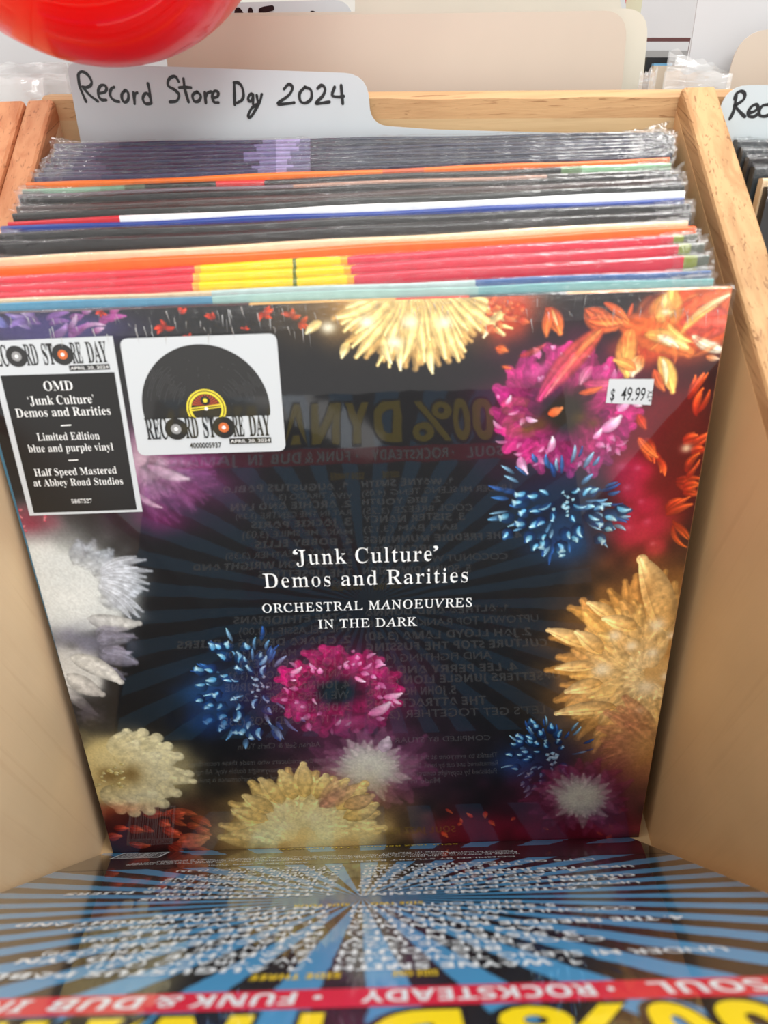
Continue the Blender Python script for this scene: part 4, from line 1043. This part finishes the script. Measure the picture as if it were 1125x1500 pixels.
rowsR = [('1. AUGUSTUS PABLO', 511, 325, 716, 1), ('VIVA TIRADO (3.31)', 516, 385, 729, 0), ('2. ARCHIE AND LYN', 514, 338, 742, 1), ('RAT IN THE CENTRE (3.29)', 514, 345, 755, 0), ('3. JACKIE PARIS', 515, 368, 769, 1), ('MAKE ME SMILE (3.03)', 516, 355, 783, 0),
         ('4. BOBBY ELLIS', 516, 374, 798, 1), ('STORMY WEATHER (3.35)', 516, 330, 813, 0), ('5. WINSTON WRIGHT AND', 516, 283, 829, 1), ('THE UPSETTERS', 516, 380, 843, 1), ('JAM IT (2.31)', 516, 420, 858, 0),
         ('1. THE ETHIOPIANS', 515, 342, 909, 1), ('THE SELASSIE I (3.00)', 515, 350, 925, 0), ('2. CHAKA DEMUS & PLIERS', 514, 259, 942, 1), ('THINGS A MATTER (3.10)', 514, 330, 958, 0), ('3. JO JO BENNETT', 514, 348, 974, 1), ('CANTALOUPE ROCK (3.32)', 513, 330, 990, 0),
         ('4. JOHNNY OSBOURNE', 512, 330, 1007, 1), ('WE NEED LOVE (3.20)', 512, 345, 1022, 0), ('5. DERRICK LARD', 512, 387, 1040, 1), ('LET IT BE USED COS (3.35)', 512, 323, 1057, 0)]
for body, xi, xo, y, bo in rowsL:
    z = RP(xi, y)[1]; tl.text(body, (RP(xo, y)[0], z), (RP(xi, y)[0], z), .50 if bo else .46, -.03, style='heavy' if bo else 'plain', offset=.012)
for body, xi, xo, y, bo in rowsR:
    z = RP(xi, y)[1]; tl.text(body, (RP(xi, y)[0], z), (RP(xo, y)[0], z), .50 if bo else .46, -.03, style='heavy' if bo else 'plain', offset=.012)
z1 = RP(520, 1076)[1]; z0_ = RP(520, 1182)[1]
mk('credits_panel', [(-15.69, -.018, z0_), (15.69, -.018, z0_), (15.69, -.018, z1), (-15.69, -.018, z1)], [(0, 1, 2, 3)], M_DARKP, flip)
for body, xa, xb, y in (('COMPILED BY STUART BAKER', 719, 520, 1090), ('Adrian Self & Chris Turin', 470, 349, 1092), ('Thanks to everyone at the label, the artists, the musicians and the producers who made these recordings possible', 730, 240, 1115),
                        ('Remastered and cut by hand. Sleeve notes and photographs by the label. Pressed on heavyweight double vinyl. All rights reserved', 730, 243, 1127), ('Published by copyright control unless stated. Unauthorised copying, hiring, lending and public performance is prohibited', 728, 270, 1139), ('Made in the EU', 645, 560, 1150)):
    z = RP(520, y)[1]; tl.text(body, (RP(xa, y)[0], z), (RP(xb, y)[0], z), .3, -.03, style='plain', offset=.01)
z = RP(540, 1222)[1]; ty.text('SOUL JAZZ RECORDS LTD. LONDON', (RP(668, 1222)[0], z), (RP(412, 1222)[0], z), .34, -.03, style='heavy')
tl.build('track_lettering', M_FWHITE, flip); ty.build('publisher_lettering', M_GOLD, flip)
bc = mk('barcode_panel', [(11.6, -.026, .35), (14.4, -.026, .35), (14.4, -.026, 2.5), (11.6, -.026, 2.5)], [(0, 1, 2, 3)], M_FWHITE, flip)
bb = Print(); x = 11.75
while x < 14.2:
    w_ = rnd.choice([.03, .03, .06, .09]); bb.quad([(x, .7), (x + w_, .7), (x + w_, 2.4), (x, 2.4)], -.03); x += w_ + rnd.choice([.03, .05, .08])
bb.text('5026328005478', (11.8, .42), (14.2, .42), .2, -.03, style='plain'); bb.build('barcode_bars', M_DARKP, flip)

# ------------------------------------------------------------------ label card "Record Store Day 2024"
cp = back_plane(-.42)
card = empty('divider_card', cp.M, 'white divider card handwritten Record Store Day 2024, standing behind the records', 'card')
def q_(pl, *pts): return [pl.at(*p) for p in pts]
pts = q_(cp, (118, 206), (97, 92), (541, 108), (545, 178), (585, 187), (975, 199))
hb = pts[-1][1]
out = [pts[1], pts[2], (pts[3][0] - .05, pts[3][1]), (pts[3][0] + .35, pts[4][1]), (pts[5][0] , pts[5][1]), (pts[5][0] + .05, 0.1), (pts[0][0] + .2, 0.1)]
out = [pts[1], pts[2], (q_(cp, (541, 183))[0]), q_(cp, (640, 190))[0], pts[5], (pts[5][0] + .05, 0.1), (pts[0][0] + .1, 0.1), pts[0]]
slab('card_sheet', rounded(out[::-1], [0, 0, 0, .3, 0, 1.0, 1.3, .5]), 0, .08, M_CARD, card)
def Z1(l): return [cp.at(x / 2.009, y / 2.009) for x, y in l]
def Z2(l): return [cp.at(x / 4.5, 30 + y / 4.5) for x, y in l]
def Z6(l): return [cp.at(320 + x / 11.25, 100 + y / 11.25) for x, y in l]
hand = [Z2([(515, 360), (525, 430), (548, 490), (568, 535)]), Z2([(516, 378), (520, 350), (542, 338), (575, 355), (602, 395), (600, 425), (575, 440), (545, 437)]), Z2([(548, 440), (590, 490), (645, 533)]),
        Z2([(655, 480), (690, 472), (703, 450), (690, 428), (665, 430), (648, 460), (650, 495), (670, 522), (700, 524)]), Z2([(752, 440), (735, 450), (725, 480), (735, 510), (760, 530), (785, 535)]),
        Z2([(820, 465), (803, 490), (808, 525), (825, 540), (845, 520), (845, 480), (830, 462), (818, 466)]), Z2([(880, 475), (885, 510), (888, 548)]), Z2([(886, 505), (890, 485), (905, 476)]),
        Z2([(975, 415), (985, 460), (997, 545)]), Z2([(992, 510), (970, 480), (950, 490), (942, 520), (960, 548), (992, 548)]),
        Z1([(526, 240), (515, 225), (498, 232), (495, 252), (515, 265), (527, 280), (520, 297), (500, 300)]), Z1([(540, 232), (545, 265), (555, 300)]), Z1([(528, 258), (545, 257), (562, 258)]),
        Z1([(580, 270), (567, 280), (572, 298), (585, 297), (591, 282), (580, 270)]), Z1([(603, 272), (606, 303)]), Z1([(605, 286), (612, 273), (622, 270)]),
        Z1([(628, 288), (640, 284), (642, 272), (632, 268), (625, 282), (630, 300), (643, 302)]),
        Z6([(262, 240), (265, 400), (270, 600)]), Z6([(258, 235), (330, 240), (390, 310), (415, 430), (390, 520), (310, 570)]),
        Z6([(575, 440), (535, 425), (495, 475), (500, 530), (540, 540), (568, 480)]), Z6([(568, 430), (574, 520), (572, 590)]),
        Z6([(632, 445), (645, 520), (662, 590)]), Z6([(715, 430), (690, 530), (640, 630), (560, 770), (510, 810), (495, 770), (540, 670), (610, 610), (662, 592)]),
        Z1([(836, 262), (850, 248), (861, 258), (850, 280), (818, 305), (845, 305), (866, 302)]), Z1([(897, 257), (882, 275), (885, 298), (900, 303), (916, 290), (915, 265), (897, 256)]),
        Z1([(935, 260), (947, 251), (957, 262), (950, 282), (930, 304), (950, 303), (970, 300)]), Z1([(985, 256), (978, 280), (996, 285), (1012, 283)]), Z1([(1004, 251), (1009, 305)])]
strokes('handwriting', hand, .142, -.012, M_INK, card)

# card of the right-hand cell and its records
rc = back_plane(-.6)
c2 = empty('divider_card', rc.M, 'pale card with the handwritten letters Rec in the right-hand cell', 'card')
a, b_ = rc.at(1064, 125), rc.at(1060, 190)
o2 = rounded([(a[0], a[1]), (a[0] + 12, a[1]), (a[0] + 12, .1), (b_[0] + .6, .1), (rc.at(1066, 200)[0], rc.at(1066, 200)[1]), (rc.at(1052, 168)[0], rc.at(1052, 168)[1])][::-1], [0, 0, 0, 0, .8, 1.1])
slab('card_sheet', o2, 0, .08, M_CARD, c2)
def Z5(l): return [rc.at(900 + x / 5, y / 5) for x, y in l]
strokes('handwriting', [Z5([(845, 870), (870, 820), (885, 750), (892, 700)]), Z5([(880, 725), (895, 685), (930, 668), (955, 690), (945, 730), (900, 762), (880, 772), (920, 820), (955, 855)]),
        Z5([(985, 830), (1025, 815), (1050, 790), (1040, 765), (1005, 780), (980, 820), (985, 850), (1020, 855), (1050, 835)]), Z5([(1130, 765), (1085, 775), (1060, 810), (1065, 845), (1100, 852), (1135, 840)])], .15, -.012, M_INK, c2)
RG = 'records in the right-hand cell'
rspec = [((1072, 207), (62, 66, 70), 'grey wrapped record touching the card in the right-hand cell'), ((1078, 219), (44, 48, 52), 'dark wrapped record second from the card in the right-hand cell'),
         ((1076, 231), (40, 36, 36), 'dark brown record third from the card in the right-hand cell'), ((1088, 245), (48, 54, 58), 'blackish record with bunched film in the right-hand cell, before the cream one'),
         ((1100, 262), (225, 198, 160), 'cream edged record in the right-hand cell'), ((1112, 275), (34, 34, 36), 'black record nearest to us in the right-hand cell')]
for i, ((px, py), c_, label) in enumerate(rspec):
    P = top_pt(px, py); X_ = XB; lean = math.radians(73 - i * .6); th = .75 if i in (0, 1, 3, 5) else .6
    Zr = Vector((-X_[1] * math.cos(lean), X_[0] * math.cos(lean), math.sin(lean))); top = P; O = top - Zr * (top[2] / Zr[2])
    pl = Pl(O + X_ * 15.7, X_, Zr)
    r_ = empty('record_sleeve', pl.M, label, 'record', RG); hh = (top - O).length
    if (pl.M @ Vector((-15.7, 0, 0)))[0] < 18.7: r_.location.x += (18.7 - (pl.M @ Vector((-15.7, 0, 0)))[0]) * S
    sleeve_mesh('sleeve', 31.4, hh, th * .9, [(99, c_, 0)], r_, M_TOPCOL, body=c_, back_line=(70, 72, 74))
    if i != 4: film_mesh('shrink_film', 31.4, hh, th * .9, r_, M_FILM2, .08, .3, .6, 120)

# ------------------------------------------------------------------ next row: cards, records, plastic sleeves, balloon
def tabcard(off, corners, mat_, label, rads, extra=None, th=.1, group='divider cards of the next row'):
    pl = back_plane(off); pts = [pl.at(*p) for p in corners]
    e = empty('divider_card', pl.M, label, 'card', group)
    lo = (pts[0][0], .1), (pts[-1][0] - .6, .1)
    o = [lo[0]] + pts + [lo[1]]
    slab('card_sheet', rounded(o[::-1], [0] + rads[::-1] + [0]), 0, th, mat_, e)
    return e, pl
tabcard(3.6, [(240, 60), (235, 26), (921, 15), (912, 118)], M_CREAM, 'large cream card with rounded corner standing right behind the back edge', [0, .5, 1.3, 0])
tabcard(4.6, [(250, 60), (250, 20), (952, 12), (942, 118)], M_CREAM2, 'pale cream card peeking out right of the large cream card', [0, .5, 1.3, 0])
e, pl = tabcard(7.2, [(262, 60), (262, 6), (516, -1), (519, 60)], M_CARD, 'white card with cut-off black letters above the large cream card', [0, .6, 1.1, 0])
Z3 = lambda l: [pl.at(230 + x / 3.409, y / 3.409) for x, y in l]
strokes('handwriting', [Z3([(398, 130), (403, 50), (440, 95), (466, 130)]), Z3([(466, 130), (467, 50)]), Z3([(518, 130), (518, 62), (522, 52), (575, 40)]), Z3([(760, 80), (775, 66), (795, 78)])], .26, -.02, M_INK, e)
tabcard(8.6, [(520, 60), (520, -8), (906, -22), (917, 60)], M_CREAM2, 'off-white card rising behind the large cream card, left', [0, 0, 1.0, 0])
tabcard(9.3, [(700, 60), (700, -8), (916, -24), (918, 60)], M_WHITE, 'thin white card just behind the off-white card', [0, 0, 1.0, 0])
tabcard(3.4, [(1066, 118), (1083, 44), (1300, 38), (1300, 110)], M_CREAM, 'cream card with rounded corner at the right above the edge', [0, 1.6, 0, 0])

def white_record(off, xl_, xr_, ytop, mat_, label, th=.5, lean_extra=0, group='records of the next row'):
    pl = back_plane(off); a = pl.at(xl_, ytop); b = pl.at(xr_, ytop)
    e = empty('record_sleeve', pl.M, label, 'record', group)
    slab('sleeve', [(a[0], .1), (b[0], .1), (b[0], b[1]), (a[0], a[1])], 0, th, mat_, e)
    return e
M_REDP = mat('red_card', (190, 30, 34), rough=.5)
M_OLIVE = mat('olive_cream_card', (198, 196, 168), rough=.5)
M_BLUEP = mat('light_blue_card', (110, 170, 210), rough=.5); M_BEIGE = mat('beige_card', (206, 190, 170), rough=.5); M_MAROON = mat('maroon_card', (88, 46, 44), rough=.5); M_DK = mat('black_card', (26, 26, 28), rough=.5)
white_record(24, 935, 1150, -60, M_WHITE, 'tall white record cover at the back right, above a maroon line', .5)
tabcard(5.2, [(1005, 118), (1028, -40), (1300, -50), (1300, 100)], M_WHITE, 'large slanting white card at the top right', [0, .3, 0, 0])
white_record(17.5, 900, 1012, 55, M_MAROON, 'thin maroon edged record at the back right', .35)
white_record(16.4, 900, 1010, 61, M_WHITE, 'white edged record in front of the maroon one', .6)
white_record(14.6, 900, 1008, 74, M_GREY, 'grey wrapped record seen right of the cream cards', .5)
white_record(10.2, 948, 990, 84, M_DK, 'small black object edge right of the cream cards', .8)
white_record(8.8, 958, 985, 93, M_BLUEP, 'light blue edged cover right of the cream cards', .5)
white_record(7.8, 958, 1000, 96, M_BEIGE, 'beige edged cover right of the cream cards', .5)
white_record(10.6, 918, 922, -30, M_REDP, 'red sliver of a cover beside the off-white card', .4)
white_record(11.5, 915, 943, -10, M_OLIVE, 'olive and cream cover right of the off-white card', .4)
for k, (off, y, m_, lb) in enumerate(((9.0, 92, M_WHITE, 'white wrapped record at the upper left behind the bins'), (22.0, 20, M_WHITE, 'large pale cover leaning far behind the balloon'))):
    white_record(off, -330, 290 if k else 98, y if k == 0 else -160, m_, lb, .5)

def sleeve_bag(off, xa, xb, ytop, label, seed, amp=.5, slope=0.0, group='empty plastic sleeves of the next row'):
    """open clear plastic sleeve: two crinkled films joined at the sides"""
    pl = back_plane(off); a = pl.at(xa, ytop); b = pl.at(xb, ytop)
    V, F = [], []; n, m = 26, 14
    for s_ in (0, 1):
        for i in range(n + 1):
            for j in range(m + 1):
                u = i / n; v = j / m; x = a[0] + (b[0] - a[0]) * u; zt = a[1] + (b[1] - a[1]) * u + .35 * mnoise.noise(Vector((u * 5, seed, s_))) + slope * u
                z = zt * (1 - (1 - v) ** 2 * .0) if v == 1 else .1 + (zt - .1) * (1 - (1 - v) ** 1.8)
                y = (s_ - .5) * (.12 + .5 * v * v * math.sin(math.pi * u)) + amp * v * v * mnoise.noise(Vector((x * .5, z * .45, seed * 3 + s_)))
                V.append((x, y, z))
        base = s_ * (n + 1) * (m + 1)
        F += [(base + i * (m + 1) + j, base + (i + 1) * (m + 1) + j, base + (i + 1) * (m + 1) + j + 1, base + i * (m + 1) + j + 1) for i in range(n) for j in range(m)]
    e = empty('plastic_sleeve', pl.M, label, 'sleeve', group)
    mk('film', V, F, M_SLEEVE, e, smooth=True); return e
sleeve_bag(2.7, 975, 1075, 104, 'crinkled clear sleeve in front of the slanting white card', 4, .5, -.1)
sleeve_bag(4.3, 982, 1078, 74, 'clear sleeve with a raised corner beside the cream cards', 1, .5, -1.0)
sleeve_bag(6.4, 1000, 1110, 88, 'clear sleeve lying against the slanting white card', 2, .4, -.3)
sleeve_bag(2.8, 938, 962, 108, 'small clear sleeve corner just right of the cream cards', 7, .3, .2)
sleeve_bag(2.9, -60, 60, 116, 'clear sleeve at the upper left, nearest to the wooden edge', 9, .5, .1)
sleeve_bag(4.4, -80, 96, 108, 'clear sleeve at the upper left, second from the edge', 12, .5, .0)
sleeve_bag(6.2, -80, 100, 97, 'clear sleeve at the upper left, under the balloon', 15, .5, .2)

# balloon
cdir = Vector((-0.285, 0.957, -0.051)); yb_ = 24.6; tB = (yb_ - CAM_P[1]) / cdir[1]; cB = CAM_P + cdir * tB; rB = tB * math.sin(math.radians(11.797))
M_BALL = mat('red_latex', (255, 2, 4), rough=.35, coat=.45, coat_rough=.04, spec=.3)
bal = empty('balloon', Matrix.Translation(cB), 'shiny red balloon hanging over the handwritten card at the top left', 'balloon')
V, F = [], []; nu, nv = 64, 40
for j in range(nv + 1):
    th_ = math.pi * j / nv
    for i in range(nu):
        ph = 2 * math.pi * i / nu; st = math.sin(th_); ct = math.cos(th_)
        k = 1.0 + (.16 * max(0, ct) ** 3)                         # drawn out towards the neck at the top
        V.append((rB * st * math.cos(ph) , rB * st * math.sin(ph), rB * ct * k))
        if j: F.append(((j - 1) * nu + i, j * nu + i, j * nu + (i + 1) % nu, (j - 1) * nu + (i + 1) % nu))
mk('skin', V, F, M_BALL, bal, smooth=True)
V, F = [], []
for j, (z, r_) in enumerate(((rB * 1.14, .5), (rB * 1.17, .35), (rB * 1.19, .5), (rB * 1.22, .7), (rB * 1.24, 1.0))):
    for i in range(16): V.append((r_ * math.cos(i * math.pi / 8), r_ * math.sin(i * math.pi / 8), z))
    if j: F += [((j - 1) * 16 + i, (j - 1) * 16 + (i + 1) % 16, j * 16 + (i + 1) % 16, j * 16 + i) for i in range(16)]
mk('knot', V, F, M_BALL, bal, smooth=True)
V, F = [], []
for j in range(25):
    z = rB * 1.2 + j * 5.2; x = .5 * math.sin(j * .7)
    for i in range(6): V.append((x + .08 * math.cos(i * 1.047), .08 * math.sin(i * 1.047), z))
    if j: F += [((j - 1) * 6 + i, (j - 1) * 6 + (i + 1) % 6, j * 6 + (i + 1) % 6, j * 6 + i) for i in range(6)]
mk('string', V, F, M_WHITE, bal, smooth=True)
